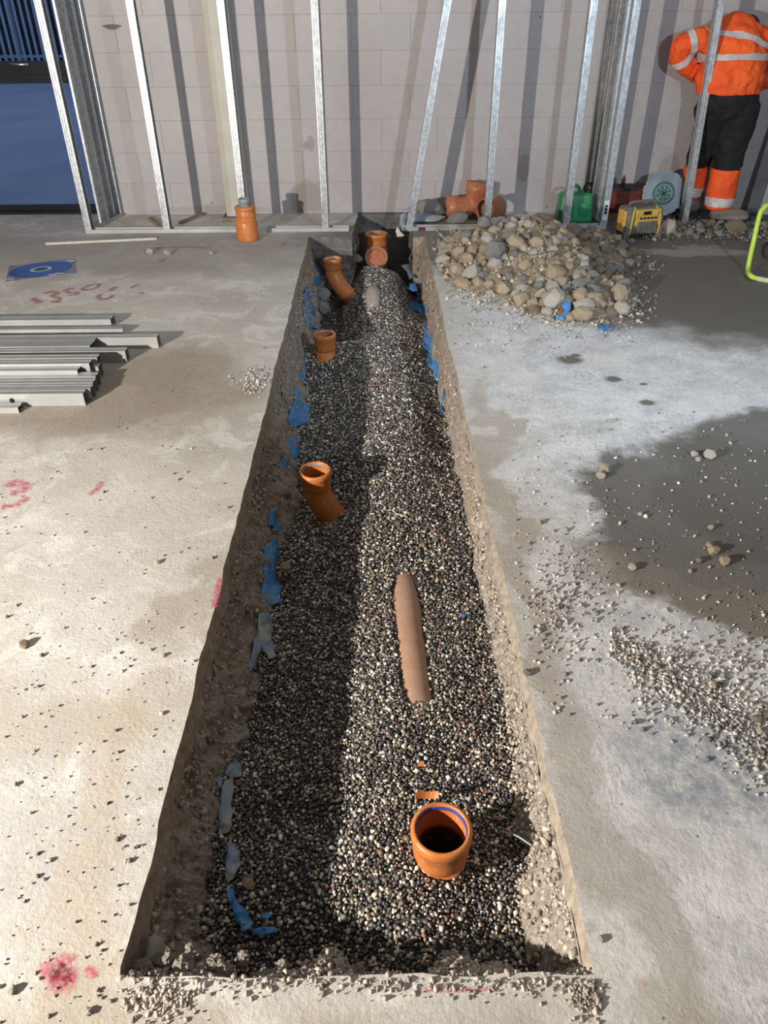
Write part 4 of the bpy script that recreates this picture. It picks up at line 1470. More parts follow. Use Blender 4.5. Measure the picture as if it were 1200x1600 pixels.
track('steel floor track from the corner by the door to the orange reducer', (fx(133), yF, 0), (fx(374), yF, 0))
track('steel floor track left of the trench end', (fx(417), yF, 0), (fx(545), yF, 0))
tr = track('steel floor track running from the trench end under the rubble', (fx(628), yF, 0), (fx(780, 352), yF, 0))
p_ = at(659, 359, yF - 0.036)
mk('paint_mark', [(p_.x - .03, yF - 0.0385, .002), (p_.x + .03, yF - 0.0385, .002), (p_.x + .028, yF - 0.0385, .027), (p_.x - .026, yF - 0.0385, .029)], [(0, 1, 2, 3)], 'red_box', None)
pmk = bpy.data.objects['paint_mark']
pmk.data.transform(Matrix.Translation(-tr.location)); pmk.parent = tr; pmk['label'] = 'red paint dab'
track('steel floor track under the jerrycan to the stickered corner stud', (fx(855, 352), yF, 0), (fx(955, 354), yF, 0))
track('steel floor track of the return beside the glass door', (at(139, 362, yF + .06).x, yF + 0.06, 0), (at(187, 335, WALL_Y - .03).x, WALL_Y - 0.03, 0))
track('steel floor track of the return behind the jerrycan', (at(944, 352, yF + .06).x, yF + 0.06, 0), (at(914, 335, WALL_Y - .03).x, WALL_Y - 0.03, 0))

# cream box column, with its foot on the slab
cxa, cxb = at(355, 343, WALL_Y - 0.16).x, at(388, 343, WALL_Y - 0.16).x
colr = thing('box_column', 'cream painted steel column in front of the block wall', 'column', ((cxa + cxb) / 2, WALL_Y - 0.09, 0))
MB().box(((cxa + cxb) / 2, WALL_Y - 0.09, 1.6), ((cxb - cxa) / 2, 0.065, 1.6 - 0.004), None, 0.006).build('shaft', 'cream', colr)
MB().box(((cxa + cxb) / 2, WALL_Y - 0.09, 0.008), ((cxb - cxa) / 2 + 0.03, 0.085, 0.007)).build('base_plate', 'footing', colr)
# two dark conduits leaning in the right return
for k, (pa, pb, lab) in enumerate((((912, 318), (956, 0), 'thin dark conduit leaning at the wall left of the return studs'), ((921, 322), (966, 0), 'thin dark conduit leaning at the wall close to the return studs'))):
    a = at(pa[0], pa[1], WALL_Y - 0.05); b = at(pb[0], pb[1], WALL_Y - 0.03)
    a2 = a + (a - b) * (a.z - 0.003) / (b.z - a.z)
    a2.y = WALL_Y - 0.06
    o = MB().sweep([a2, b + (b - a) * 0.6], 0.015, 12).build('conduit', 'dark_steel', None, True)
    o.location = (0, 0, 0); rooted(o, a2); tag(o, lab, 'conduit')

# ================================================================== LOOSE STEEL ON THE FLOOR, left
def lying_mesh(L, w, h, th=0.0014, holes=None, mat='steel_dull'):
    """channel along -x from the origin; open side down when upright: web on top, two flanges"""
    lip = 0.009
    line = [(-w / 2 + lip, 0.001), (-w / 2, 0.001), (-w / 2, h), (-w * 0.2, h), (-w * 0.15, h - 0.002), (w * 0.15, h - 0.002), (w * 0.2, h), (w / 2, h), (w / 2, 0.001), (w / 2 - lip, 0.001)]
    m = len(line)
    v = [(x, y, z) for x in (0, -L) for y, z in line]
    me = bpy.data.meshes.new('steel_channel')
    me.from_pydata(v, [], [(i, i + 1, m + i + 1, m + i) for i in range(m - 1)])
    me.materials.append(MAT[mat])
    return me


CH_A = lying_mesh(2.6, 0.072, 0.046)
CH_B = lying_mesh(2.6, 0.050, 0.060)
CH_C = lying_mesh(2.6, 0.120, 0.060)


def lying(label, px, py, z, me, rx=0.0, rz=0.0, hole=None):
    """px,py: picture point of the near lower right end of the channel"""
    g_ = G(px, py, z)
    o = bpy.data.objects.new('steel_channel', me)
    o.location = (g_.x, g_.y, z)
    o.rotation_euler = (rx, 0, rz)
    link(o)
    sm = o.modifiers.new('thickness', 'SOLIDIFY'); sm.thickness = 0.0014; sm.offset = 0
    tag(o, label, 'steel channel', 'loose steel channels on the floor')
    if hole:
        x_, y_, z_ = hole
        d = MB().lathe([(0.0, 0.0), (0.011, 0.0), (0.011, 0.0012), (0.0, 0.0012)], 16, (x_, y_, z_), Matrix.Rotation(R(90), 3, 'X'))
        h_ = mk('service_hole', d.v, d.f, 'black', None, True); h_.parent = o
    return o


lying('rearmost steel channel of the pile, below the red spray marks', 178, 508, 0.0, CH_A)
lying('steel channel on its side behind the longest channel', 197, 519, 0.0, CH_A, R(90), 0.0)
lying('longest steel channel of the pile, reaching furthest right', 250, 541, 0.0, CH_B, 0, 0, (-0.58, -0.0262, 0.034))
lying('wide steel channel lying behind the tall nested set', 150, 551, 0.0, CH_C)
lying('steel channel under the nested set with its end shaded', 201, 563, 0.0, CH_B)
lying('upright steel channel at the back of the tall nested set', 158, 574, 0.03, CH_B)
lying('upright steel channel in the middle of the tall nested set', 146, 583, 0.03, CH_B)
lying('steel channel with a broad pale face at the front of the tall nested set', 128, 588, 0.032, CH_A)
lying('thin steel channel between the tall set and the front row', 160, 588, 0.0, CH_B)
lying('rear channel of the ribbed front row', 156, 603, 0.0, CH_B)
lying('second channel of the ribbed front row', 152, 613, 0.0, CH_B)
lying('third channel of the ribbed front row', 148, 622, 0.0, CH_B)
lying('front channel with a round hole in the ribbed front row', 137, 630, 0.0, CH_B, 0, 0, (-0.325, -0.0262, 0.03))
lying('low steel channel nearest to the camera, cut short', 34, 642, 0.0, lying_mesh(2.0, 0.05, 0.028))

# blade in its flat clear pack
c4 = [G(9, 441), G(118, 428), G(113, 405), G(15, 417)]
cc = sum(c4, Vector()) / 4
root = thing('blade_pack', 'flat square pack holding a blue cutting blade on the floor by the door', 'cutting blade', cc)
up_ = Vector((0, 0, 0.006))
mk('pack', [p for p in c4] + [p + up_ for p in c4], [(3, 2, 1, 0), (4, 5, 6, 7), (0, 1, 5, 4), (1, 2, 6, 5), (2, 3, 7, 6), (3, 0, 4, 7)], 'card', root)
ex = (c4[1] - c4[0]) / 2; ey = (c4[3] - c4[0]) / 2


def disc_on(name, r0, r1, z, mat, parent, n=40, ex=ex, ey=ey, cc=cc):
    v, f = [], []
    for k in range(n):
        a = 2 * math.pi * k / n
        for r_ in (r0, r1):
            q_ = cc + ex * (r_ * math.cos(a)) + ey * (r_ * math.sin(a))
            v.append((q_.x, q_.y, z))
    for k in range(n):
        k2 = (k + 1) % n
        f.append((2 * k, 2 * k + 1, 2 * k2 + 1, 2 * k2))
    return mk(name, v, f, mat, parent)


bl = disc_on('blade', 0.30, 0.93, 0.0075, 'disc_blue', root)
disc_on('centre_ring', 0.22, 0.32, 0.0078, 'pale_print', root)
disc_on('centre_label', 0.0, 0.22, 0.0076, 'disc_green', root)
for k, (u_, w_) in enumerate(((0.86, 0.80), (0.90, 0.62), (-0.86, -0.82), (0.55, -0.86), (0.35, -0.9))):
    q_ = cc + ex * u_ + ey * w_
    mk('print_patch', [(q_.x - .03, q_.y - .012, .0079), (q_.x + .03, q_.y - .014, .0079), (q_.x + .026, q_.y + .014, .0079), (q_.x - .028, q_.y + .012, .0079)], [(0, 1, 2, 3)], 'pale_print', root)

# white strip on the floor in front of the track
a, b = G(72, 382), G(245, 374)
d = (b - a).normalized(); n_ = Vector((-d.y, d.x, 0)) * 0.012
o = mk('batten', [a - n_, b - n_, b + n_, a + n_] + [p + Vector((0, 0, .014)) for p in (a - n_, b - n_, b + n_, a + n_)],
       [(3, 2, 1, 0), (4, 5, 6, 7), (0, 1, 5, 4), (1, 2, 6, 5), (2, 3, 7, 6), (3, 0, 4, 7)], 'batten')
tag(o, 'long thin whitish strip on the floor in front of the left floor track', 'strip'); rooted(o, (a + b) / 2)
for pa, pb, w_, lab in (((236, 342), (252, 357), 0.02, 'short timber offcut lying behind the second stud'), ((348, 349), (362, 348), 0.02, 'small timber offcut by the foot of the cream column'),
                        ((282, 350), (318, 336), 0.016, 'thin timber strip near the wall left of the cream column')):
    a, b = G(*pa), G(*pb)
    d = (b - a).normalized(); n_ = Vector((-d.y, d.x, 0)) * w_
    o = mk('timber_offcut', [a - n_, b - n_, b + n_, a + n_] + [p + Vector((0, 0, .018)) for p in (a - n_, b - n_ * .8, b + n_ * .7, a + n_)],
           [(3, 2, 1, 0), (4, 5, 6, 7), (0, 1, 5, 4), (1, 2, 6, 5), (2, 3, 7, 6), (3, 0, 4, 7)], 'wood')
    tag(o, lab, 'offcut'); rooted(o, (a + b) / 2)

# orange reducer with a grey adaptor, standing at the track
g = G(388, 374)
root = thing('pipe_reducer', 'orange pipe reducer with a grey adaptor standing on the floor at the track', 'pipe fitting', g)
MB().lathe([(0.070, 0.0), (0.082, 0.001), (0.083, 0.01), (0.083, 0.125), (0.077, 0.14), (0.074, 0.142), (0.072, 0.215), (0.070, 0.222)], 36, g).build('body', 'orange', root, True)
MB().lathe([(0.070, 0.168), (0.0755, 0.171), (0.0755, 0.178), (0.070, 0.181)], 36, g, None, True).build('bead', 'orange', root, True)
MB().lathe([(0.066, 0.212), (0.074, 0.216), (0.078, 0.224), (0.078, 0.238), (0.070, 0.244), (0.058, 0.240), (0.04, 0.238)], 36, g).build('collar', 'orange', root, True)
MB().lathe([(0.040, 0.236), (0.040, 0.262), (0.043, 0.266), (0.045, 0.272), (0.045, 0.292), (0.041, 0.297), (0.034, 0.294), (0.033, 0.24), (0.0, 0.239)], 30, g).build('adaptor', 'grey_plastic', root, True)

# ================================================================== SPRAY MARKS on the slab
def stroke(pts_px, w, mat='spray', label=None):
    pts = bezier([G(*p) for p in pts_px], 5) if len(pts_px) > 2 else [G(*p) for p in pts_px]
    v, f = [], []
    m = len(pts)
    for i, p in enumerate(pts):
        a = pts[max(i - 1, 0)]; b = pts[min(i + 1, m - 1)]
        d = (b - a).normalized(); n_ = Vector((-d.y, d.x, 0))
        k = w * (0.75 + 0.35 * math.sin(i * 1.7) ** 2)
        z_ = Vector((0, 0, .0012))
        v += [p + n_ * k * 1.7 + z_, p + n_ * k * 0.4 + z_, p - n_ * k * 0.4 + z_, p - n_ * k * 1.7 + z_]
    f = [(4 * i + e, 4 * i + e + 1, 4 * i + e + 5, 4 * i + e + 4) for i in range(m - 1) for e in range(3)]
    o = mk('spray_mark', v, f, mat, floor)
    at_ = o.data.attributes.new('fade', 'FLOAT', 'POINT')
    at_.data.foreach_set('value', [(0.0, 1.0, 1.0, 0.0)[i % 4] * (0.35 if i // 4 in (0, m - 1) else 1.0) for i in range(4 * m)])
    return o


stroke([(50, 466), (58, 470), (64, 474)], 0.022, 'spray_dark')                                        # 1
stroke([(67, 459), (80, 456), (90, 458), (82, 463), (92, 466), (90, 472), (79, 470)], 0.018, 'spray_dark')     # 3
stroke([(119, 450), (101, 454), (112, 458), (122, 457), (118, 461), (104, 462)], 0.014, 'spray_dark')   # 5
stroke([(133, 448), (146, 445), (154, 444), (152, 449), (140, 453), (129, 452), (134, 448)], 0.014, 'spray_dark')   # 0
stroke([(182, 448), (176, 452), (172, 455)], 0.018, 'spray_dark')
stroke([(160, 459), (153, 464), (160, 468), (170, 466), (178, 461)], 0.016, 'spray_dark')
stroke([(219, 444), (210, 447), (205, 451)], 0.009, 'spray_dark')
stroke([(216, 459), (222, 457), (224, 460)], 0.008, 'spray_dark')
stroke([(166, 484), (174, 482)], 0.016, 'spray_dark')
stroke([(10, 762), (24, 754), (40, 760), (30, 768), (14, 772)], 0.020)
stroke([(0, 792), (20, 790), (34, 784), (44, 776)], 0.014)
stroke([(60, 786), (72, 784)], 0.010)
stroke([(140, 774), (150, 766), (160, 752)], 0.012)
stroke([(334, 952), (338, 930), (344, 902)], 0.009)
stroke([(62, 1524), (84, 1512), (104, 1506), (92, 1522), (112, 1532), (72, 1536)], 0.016)
stroke([(132, 1514), (144, 1520), (150, 1526)], 0.008)
stroke([(660, 1546), (700, 1548), (770, 1546)], 0.004)
stroke([(1010, 1540), (990, 1530)], 0.006)
stroke([(235, 388), (290, 386), (330, 388)], 0.012, 'spray_dark')

# ================================================================== RUBBLE HEAP, right
HP = [(0.98, 5.15, 0.66, 0.95, 0.27, 0.15), (1.12, 4.50, 0.46, 0.46, 0.11, -0.3), (1.42, 5.35, 0.42, 0.55, 0.14, 0.0)]


def heap(x, y):
    x = np.asarray(x, float); y = np.asarray(y, float)
    z = np.full(np.broadcast(x, y).shape, -0.03)
    for cx, cy, rx, ry, h, an in HP:
        ca, sa = math.cos(an), math.sin(an)
        a = ((x - cx) * ca + (y - cy) * sa) / rx; b = (-(x - cx) * sa + (y - cy) * ca) / ry
        r_ = np.sqrt(a * a + b * b)
        z = np.maximum(z, h * (0.5 + 0.5 * np.cos(np.pi * np.clip(r_, 0, 1))) ** 0.8 - 0.03 * sstep(0.72, 1.0, r_))
    return z + 0.02 * fbm(x * 6, y * 6, 0, 91, 3)


gx, gy = np.meshgrid(np.linspace(0.2, 2.05, 100), np.linspace(3.85, 6.2, 120))
gz = heap(gx, gy)
keepm = gx > xr(gy) + 0.02
V = np.stack([gx, gy, gz], -1).reshape(-1, 3)
n, m = gx.shape
i, j = np.meshgrid(np.arange(n - 1), np.arange(m - 1), indexing='ij')
q = (i * m + j).ravel()
Fq = np.stack([q, q + 1, q + m + 1, q + m], -1)
ok = (V[:, 2][Fq].max(1) > -0.005) & keepm.ravel()[Fq].all(1)
hs = big_mesh('rubble_soil', V, Fq[ok], 'soil', None, None, True)
hs['kind'] = 'stuff'; tag(hs, 'sandy soil under the stones of the rubble heap', 'soil')

r = np.random.default_rng(92)
cand = np.column_stack([r.uniform(0.3, 1.98, 9000), r.uniform(3.95, 6.05, 9000)])
cz = heap(cand[:, 0], cand[:, 1])
okc = (cz > 0.0) & (cand[:, 0] > xr(cand[:, 1]) + 0.07)
cand, cz = cand[okc], cz[okc]
taken = []
labels = {'rock_tan': 'tan broken stone', 'rock_pale': 'pale cream broken stone', 'rock_grey': 'grey broken concrete lump', 'rock_brown': 'dark brown stone'}
for (x, y), z in zip(cand, cz):
    front = y < 5.2
    s_ = 0.030 + 0.044 * r.random() ** 1.3
    if x > 1.35 and y > 4.75:
        s_ *= 0.75
    if any((x - a) ** 2 + (y - b) ** 2 < (0.74 * (s_ + c_)) ** 2 for a, b, c_ in taken):
        continue
    if len(taken) >= 265:
        break
    taken.append((x, y, s_))
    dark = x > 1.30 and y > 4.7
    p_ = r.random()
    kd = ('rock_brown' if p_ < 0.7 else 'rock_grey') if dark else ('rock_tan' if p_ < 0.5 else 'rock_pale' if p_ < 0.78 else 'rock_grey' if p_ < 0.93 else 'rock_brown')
    size = 'small' if s_ < 0.042 else 'medium' if s_ < 0.058 else 'large'
    zone = ('on the crest of the rubble heap' if z > 0.2 else 'at the front foot of the rubble heap' if y < 4.55 else 'on the shaded right flank of the rubble heap' if x > 1.3
            else 'on the left flank of the rubble heap beside the trench' if x < 0.68 else 'on the back of the rubble heap by the floor track' if y > 5.55 else 'on the front slope of the rubble heap')
    rock('rubble_stone', f"{size} {labels[kd]} {zone}", (x, y, z + s_ * 0.30), s_, kd, 'stone', 'stones of the rubble heap', npts=16 + int(r.integers(0, 2)) * 6)
for px, py, z, s_, lab, kd in ((773, 392, .19, .085, 'large grey concrete lump high on the front of the rubble heap', 'rock_grey'), (757, 350, .26, .06, 'grey lump on the crest of the heap beside the stud foot', 'rock_grey'),
                               (910, 494, .02, .068, 'large tan stone at the front right foot of the rubble heap', 'rock_tan'), (925, 472, .05, .07, 'blocky tan stone at the right foot of the rubble heap', 'rock_tan'),
                               (972, 484, .03, .055, 'pinkish stone lying furthest right of the rubble heap', 'rock_pale'), (864, 470, .07, .075, 'wide pale slab of stone low on the front of the heap', 'rock_pale')):
    g = G(px, py, z)
    rock('rubble_stone', lab, (g.x, g.y, z + 0.01), s_, kd, 'stone', 'stones of the rubble heap', npts=24)

N = 5200
p = np.column_stack([r.uniform(0.25, 2.15, N), r.uniform(3.75, 6.2, N)])
z = heap(p[:, 0], p[:, 1])
rim = np.exp(-np.clip(-(z - 0.0), 0, 1) / 0.012)
d_ = np.min([np.hypot((p[:, 0] - h_[0]) / (h_[2] * 1.12), (p[:, 1] - h_[1]) / (h_[3] * 1.1)) for h_ in HP], 0)
ok = (d_ < 0.9 + 0.28 * r.random(N) ** 2) & (p[:, 0] > xr(p[:, 1]) + 0.04)
p, z = p[ok], np.maximum(z[ok], 0.0)
rad = 0.006 + 0.016 * r.random(len(p)) ** 2.5
HEAP_PAL = [(30, (0.44, 0.35, 0.24)), (25, (0.54, 0.47, 0.37)), (25, (0.33, 0.31, 0.29)), (20, (0.27, 0.20, 0.14))]
cols = palette(len(p), HEAP_PAL, 93)
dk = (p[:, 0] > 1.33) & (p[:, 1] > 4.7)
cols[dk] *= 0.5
tag(scatter('rubble_chippings', np.column_stack([p, z + rad * 0.3]), rad, cols, 'crumbs', None, TEMPL, 94, 1.2), 'small chippings between and around the stones of the heap', 'chippings')
# scraps of blue membrane and bent wire in the heap
def on_heap(px, py):
    d = ray(px, py)
    for k in range(200):
        Y = 3.6 + 0.013 * k
        p = at(px, py, Y)
        if p.z <= float(heap(np.array([p.x]), np.array([Y]))[0]) + 0.03 or p.z <= 0.004:
            return p
    return G(px, py)


for k, (pts, lab) in enumerate(((([(772, 438), (780, 438), (788, 450), (786, 456), (778, 450)]), 'blue membrane scrap in the middle of the rubble heap'),
                                ([(878, 474), (890, 466), (892, 478), (884, 494), (880, 498), (882, 484)], 'bright blue membrane scrap hanging at the right of the heap'),
                                ([(846, 464), (860, 456), (866, 458), (850, 470)], 'thin blue membrane scrap below the wide pale slab'),
                                ([(936, 508), (950, 506), (954, 512), (942, 518)], 'blue membrane scrap under the tan stone at the heap foot'),
                                ([(868, 494), (880, 494), (880, 500), (870, 500)], 'tiny blue membrane scrap at the front foot of the heap'))):
    torn('membrane_scrap', lab, pts, on_heap, 'membrane', 2, 600 + k, 'plastic scrap', 0.03)
wp = [on_heap(*q_) for q_ in ((768, 372), (790, 386), (812, 400), (836, 402), (858, 396), (860, 412))]
o = MB().sweep(bezier([p + Vector((0, -0.02, 0.02)) for p in wp], 6), 0.0035, 8).build('bent_wire', 'footing', None, True)
tag(o, 'bent grey wire curling over the rubble heap', 'wire'); rooted(o, wp[-1])
wp = [on_heap(*q_) for q_ in ((832, 345), (838, 362), (848, 378), (856, 392))]
o = MB().sweep(bezier([p + Vector((0, -0.02, 0.035)) for p in wp], 6), 0.006, 8).build('root_strand', 'rock_brown', None, True)
tag(o, 'dark root strand on the right flank of the rubble heap', 'root'); rooted(o, wp[-1])

# ================================================================== ALONG THE WALL, right of the trench
g = G(716, 336)
Yw = 6.50
# terracotta junction lying on its side, and a ribbed coupler in front
root = thing('pipe_junction', 'terracotta pipe junction lying by the wall behind the rubble heap', 'pipe fitting', at(735, 334, Yw))
ca, cb = at(697, 315, Yw), at(768, 305, Yw)
ca.z = 0.085; cb.z = 0.10
mb = MB(); tube_shell(mb, [ca, ca + (cb - ca) * 0.25, ca + (cb - ca) * 0.27, cb], [0.088, 0.088, 0.078, 0.078], [0.076, 0.076, 0.07, 0.07]); mb.build('run', 'terracotta', root, True)
b0 = ca + (cb - ca) * 0.62; b1 = at(747, 284, Yw + 0.02)
mb = MB(); tube_shell(mb, [b1, b0 + (b1 - b0) * 0.55, b0 + (b1 - b0) * 0.5, b0], [0.088, 0.088, 0.080, 0.080], [0.076, 0.076, 0.07, 0.07]); mb.build('side_branch', 'terracotta', root, True)
g = at(757, 318, 6.32)
ax = Vector((0.75, 0.62, 0.02)).normalized()
root = thing('pipe_coupler', 'ribbed brown pipe coupler facing out behind the heap crest', 'pipe fitting', (g.x + 0.05, g.y + 0.05, 0))
gc = Vector((g.x, g.y, 0.098))
mb = MB(); tube_shell(mb, [gc, gc + ax * 0.02, gc + ax * 0.03, gc + ax * 0.17], [0.094, 0.097, 0.088, 0.088], [0.080, 0.080, 0.078, 0.076]); mb.build('sleeve', 'terracotta', root, True)
for k in range(4):
    MB().lathe([(0.086, -0.006), (0.095, -0.003), (0.095, 0.003), (0.086, 0.006)], 32, gc + ax * (0.06 + 0.033 * k), ax.to_track_quat('Z', 'Y').to_matrix(), True).build('rib', 'dusty_pipe', root, True)
MB().lathe([(0.082, -0.002), (0.068, 0.004), (0.066, 0.014), (0.082, 0.016)], 32, gc + ax * 0.008, ax.to_track_quat('Z', 'Y').to_matrix(), True).build('seal', 'black_rubber', root, True)
g = at(672, 322, 6.52); rock('stone', 'big rough concrete lump by the wall left of the terracotta junction', (g.x, 6.52, 0.075), 0.125, 'rock_grey', npts=30, k=3, sc=(1.15, .8, .8), rot=(0.1, 0.2, 0.3))
g = at(714, 332, 6.28); rock('stone', 'grey stone lying in front of the terracotta junction', (g.x, 6.28, 0.05), 0.085, 'rock_grey', npts=30, k=4, sc=(1.15, .8, .75), rot=(0.1, -0.25, 0.2))
# blue plastic bag left of it
bagv = []
bc = at(662, 333, 6.38)
v_, f_ = hull(60, (0.16, 0.07, 0.03), 0.35, 77)
o = mk('plastic_bag', v_ + np.array([bc.x, 6.38, 0.025]), [tuple(q_) for q_ in f_.tolist()], 'membrane_dusty', None, False)
tag(o, 'crumpled pale blue plastic bag on the floor behind the leaning stud', 'plastic bag'); rooted(o, (bc.x, 6.38, 0))
mb = MB(); q0 = at(641, 352, 6.1)
torn('membrane_scrap', 'blue plastic sheet hanging beside the foot of the leaning stud', [(626, 336), (634, 330), (634, 348), (630, 356), (624, 352)], lambda px, py: at(px, py, 6.22), 'membrane_dusty', 2, 611, 'plastic scrap', 0.0)
g = at(622, 364, 6.05)
torn('membrane_scrap', 'yellowish torn paper at the right edge of the pit', [(620, 354), (626, 362), (632, 368), (620, 370), (618, 362)], lambda px, py: at(px, py, 5.98), 'batten', 2, 612, 'paper scrap', 0.0)

# green jerrycan
jx0, jx1 = at(867, 345, 6.36).x, at(922, 345, 6.36).x
jc = (jx0 + jx1) / 2; jw = (jx1 - jx0) / 2
root = thing('jerrycan', 'green plastic jerrycan standing behind the floor track', 'jerrycan', (jc, 6.36, 0))
jh = 0.225
bm = bmesh.new()
bmesh.ops.create_cube(bm, size=1.0, matrix=Matrix.Diagonal((2 * jw, 0.17, jh, 1)))
for v_ in bm.verts:
    if v_.co.z > 0:
        v_.co.x *= 0.86; v_.co.y *= 0.8
bmesh.ops.bevel(bm, geom=bm.edges[:], offset=0.035, segments=4, affect='EDGES', profile=0.6)
bm.verts.index_update()
mk('body', [v_.co + Vector((jc, 6.36, jh / 2)) for v_ in bm.verts], [tuple(w.index for w in q_.verts) for q_ in bm.faces], 'green_plastic', root, True)
bm.free()
MB().sweep(bezier([(jc - 0.09, 6.36, jh - 0.01), (jc - 0.07, 6.36, jh + 0.035), (jc, 6.36, jh + 0.045), (jc + 0.04, 6.36, jh - 0.005)], 6), (0.014), 12).build('handle', 'green_plastic', root, True)
MB().lathe([(0.0, 0.04), (0.026, 0.04), (0.03, 0.035), (0.03, 0.0), (0.0, 0.0)], 20, (jc + 0.085, 6.36, jh - 0.018), Matrix.Rotation(R(25), 3, 'Y')).build('cap', 'black_rubber', root, True)
MB().sweep(bezier([(jc + .06, 6.33, jh + .02), (jc + .05, 6.31, jh + .055), (jc + .09, 6.31, jh + .06), (jc + .11, 6.33, jh + .02)], 6), 0.004, 8).build('cap_strap', 'black_rubber', root, True)
for k in (-1, 1):
    MB().box((jc + k * jw * 0.42, 6.36 - 0.083, jh * 0.45), (jw * 0.26, 0.004, jh * 0.22), None, 0.003).build('side_panel', 'green_plastic', root, True)

# red toolbox behind the corner stud, standing on a timber
tx0, tx1 = at(938, 330, 6.52).x, at(985, 330, 6.52).x
tcx = (tx0 + tx1) / 2 + 0.06
root = thing('toolbox', 'dark red toolbox by the wall behind the stickered stud', 'toolbox', (tcx, 6.52, 0.045))
MB().box((tcx, 6.52, 0.045 + 0.085), (0.20, 0.09, 0.085), None, 0.012).build('case', 'red_box', root)
MB().box((tcx, 6.52, 0.045 + 0.18), (0.20, 0.09, 0.012), None, 0.006).build('lid', 'black_rubber', root)
MB().box((tcx - 0.09, 6.425, 0.045 + 0.16), (0.02, 0.008, 0.025), None, 0.003).build('latch', 'red_box', root)
MB().box((tcx + 0.09, 6.425, 0.045 + 0.16), (0.02, 0.008, 0.025), None, 0.003).build('latch', 'red_box', root)
o = MB().box((tcx - 0.02, 6.50, 0.022), (0.24, 0.07, 0.022)).build('timber_block', 'wood'); tag(o, 'timber block under the dark red toolbox', 'timber'); rooted(o, (tcx - 0.02, 6.50, 0))
rp = at(975, 303, 6.40)
o = MB().lathe([(0.0, 0.0), (0.016, 0.0), (0.016, 0.06), (0.008, 0.07), (0.007, 0.085), (0.0, 0.085)], 16, (rp.x, 6.47, 0.238)).build('marker_can', 'red_box', None, True)
tag(o, 'small red marker standing on the toolbox lid', 'marker'); rooted(o, (rp.x, 6.47, 0.238))

# yellow site radio
rb = G(1012, 374)
rx0 = G(967, 375)
root = thing('site_radio', 'dusty yellow and charcoal site radio standing on the floor', 'radio', (rb.x, rb.y + 0.08, 0))
Mr = Matrix.Rotation(R(14), 3, 'Z')
rc = Vector((at(996, 372, rb.y + 0.06).x, rb.y + 0.10, 0))


def rbox(name, c, h, mat, bev=0.0, parent=root):
    return MB().box(tuple(rc + Mr @ Vector(c)), h, Mr, bev).build(name, mat, parent)


rbox('body', (0, 0, 0.125), (0.150, 0.085, 0.10), 'radio_grey', 0.03)
for sx in (-1, 1):
    for sy in (-1, 1):
        rbox('corner_foot', (sx * 0.138, sy * 0.075, 0.05), (0.022, 0.022, 0.048), 'radio_grey', 0.012)
rbox('side_door', (-0.152, -0.012, 0.125), (0.010, 0.050, 0.075), 'radio_orange', 0.006)
fp = rbox('front_panel', (0.015, -0.088, 0.155), (0.105, 0.010, 0.058), 'radio_yellow', 0.008)
rbox('display', (0.0, -0.1005, 0.188), (0.030, 0.003, 0.012), 'black', 0.001)
rbox('speaker_grille', (0.015, -0.091, 0.085), (0.085, 0.010, 0.045), 'radio_grey', 0.006)
for k in range(4):
    rbox('grille_bar', (0.015, -0.103, 0.058 + 0.018 * k), (0.078, 0.0025, 0.003), 'radio_grey')
for k in range(5):
    rbox('button', (-0.045 + 0.03 * k, -0.1005, 0.152), (0.010, 0.003, 0.007), 'black_rubber', 0.001)
kq = rc + Mr @ Vector((0.072, -0.1, 0.186))
MB().lathe([(0.0, 0.012), (0.014, 0.012), (0.016, 0.0)], 16, kq, Matrix.Rotation(R(90), 3, 'X')).build('dial', 'radio_yellow', root, True)
for sx in (-1, 1):
    MB().sweep(bezier([rc + Mr @ Vector((sx * 0.12, -0.085, 0.03)), rc + Mr @ Vector((sx * 0.118, -0.098, 0.09)), rc + Mr @ Vector((sx * 0.112, -0.096, 0.17)), rc + Mr @ Vector((sx * 0.085, -0.06, 0.225))], 6), 0.009, 10).build('trim_bar', 'radio_yellow', root, True)
MB().sweep(bezier([rc + Mr @ Vector((-0.10, 0, 0.215)), rc + Mr @ Vector((-0.085, -0.01, 0.25)), rc + Mr @ Vector((0.085, -0.01, 0.25)), rc + Mr @ Vector((0.10, 0, 0.215))], 8), 0.011, 12).build('carry_handle', 'radio_grey', root, True)

# big cutting disc leaning at the rubble
dc = at(1037, 302, 6.36)
dax = Vector((-0.10, -1, 0.22)).normalized(); Md = dax.to_track_quat('Z', 'Y').to_matrix()
Rd = 0.168
dc.z = max(dc.z, Rd * 0.97)
root = thing('cutting_disc', 'large steel cutting disc with a green centre beside the radio', 'cutting disc', (dc.x, dc.y, 0))
prof = []
dv, df = [], []
n_ = 96
for k in range(n_):
    a = 2 * math.pi * k / n_
    rr_ = Rd * (1.0 if k % 6 else 0.95)
    for r_, z_ in ((0.052, 0.0015), (rr_, 0.0015), (rr_, -0.0015), (0.052, -0.0015)):
        dv.append(dc + Md @ Vector((r_ * math.cos(a), r_ * math.sin(a), z_)))
for k in range(n_):
    k2 = (k + 1) % n_
    for e in range(4):
        e2 = (e + 1) % 4
        df.append((4 * k + e, 4 * k + e2, 4 * k2 + e2, 4 * k2 + e))
mk('blade', dv, df, 'disc_steel', root)
MB().lathe([(0.018, 0.0022), (0.086, 0.0022), (0.088, 0.0016)], 48, dc, Md).build('label', 'disc_green', root)
MB().lathe([(0.060, 0.0026), (0.066, 0.0026)], 48, dc, Md).build('label_ring', 'grey_plastic', root)
MB().lathe([(0.012, 0.004), (0.024, 0.004), (0.026, 0.0022)], 32, dc, Md).build('hub', 'disc_green', root)
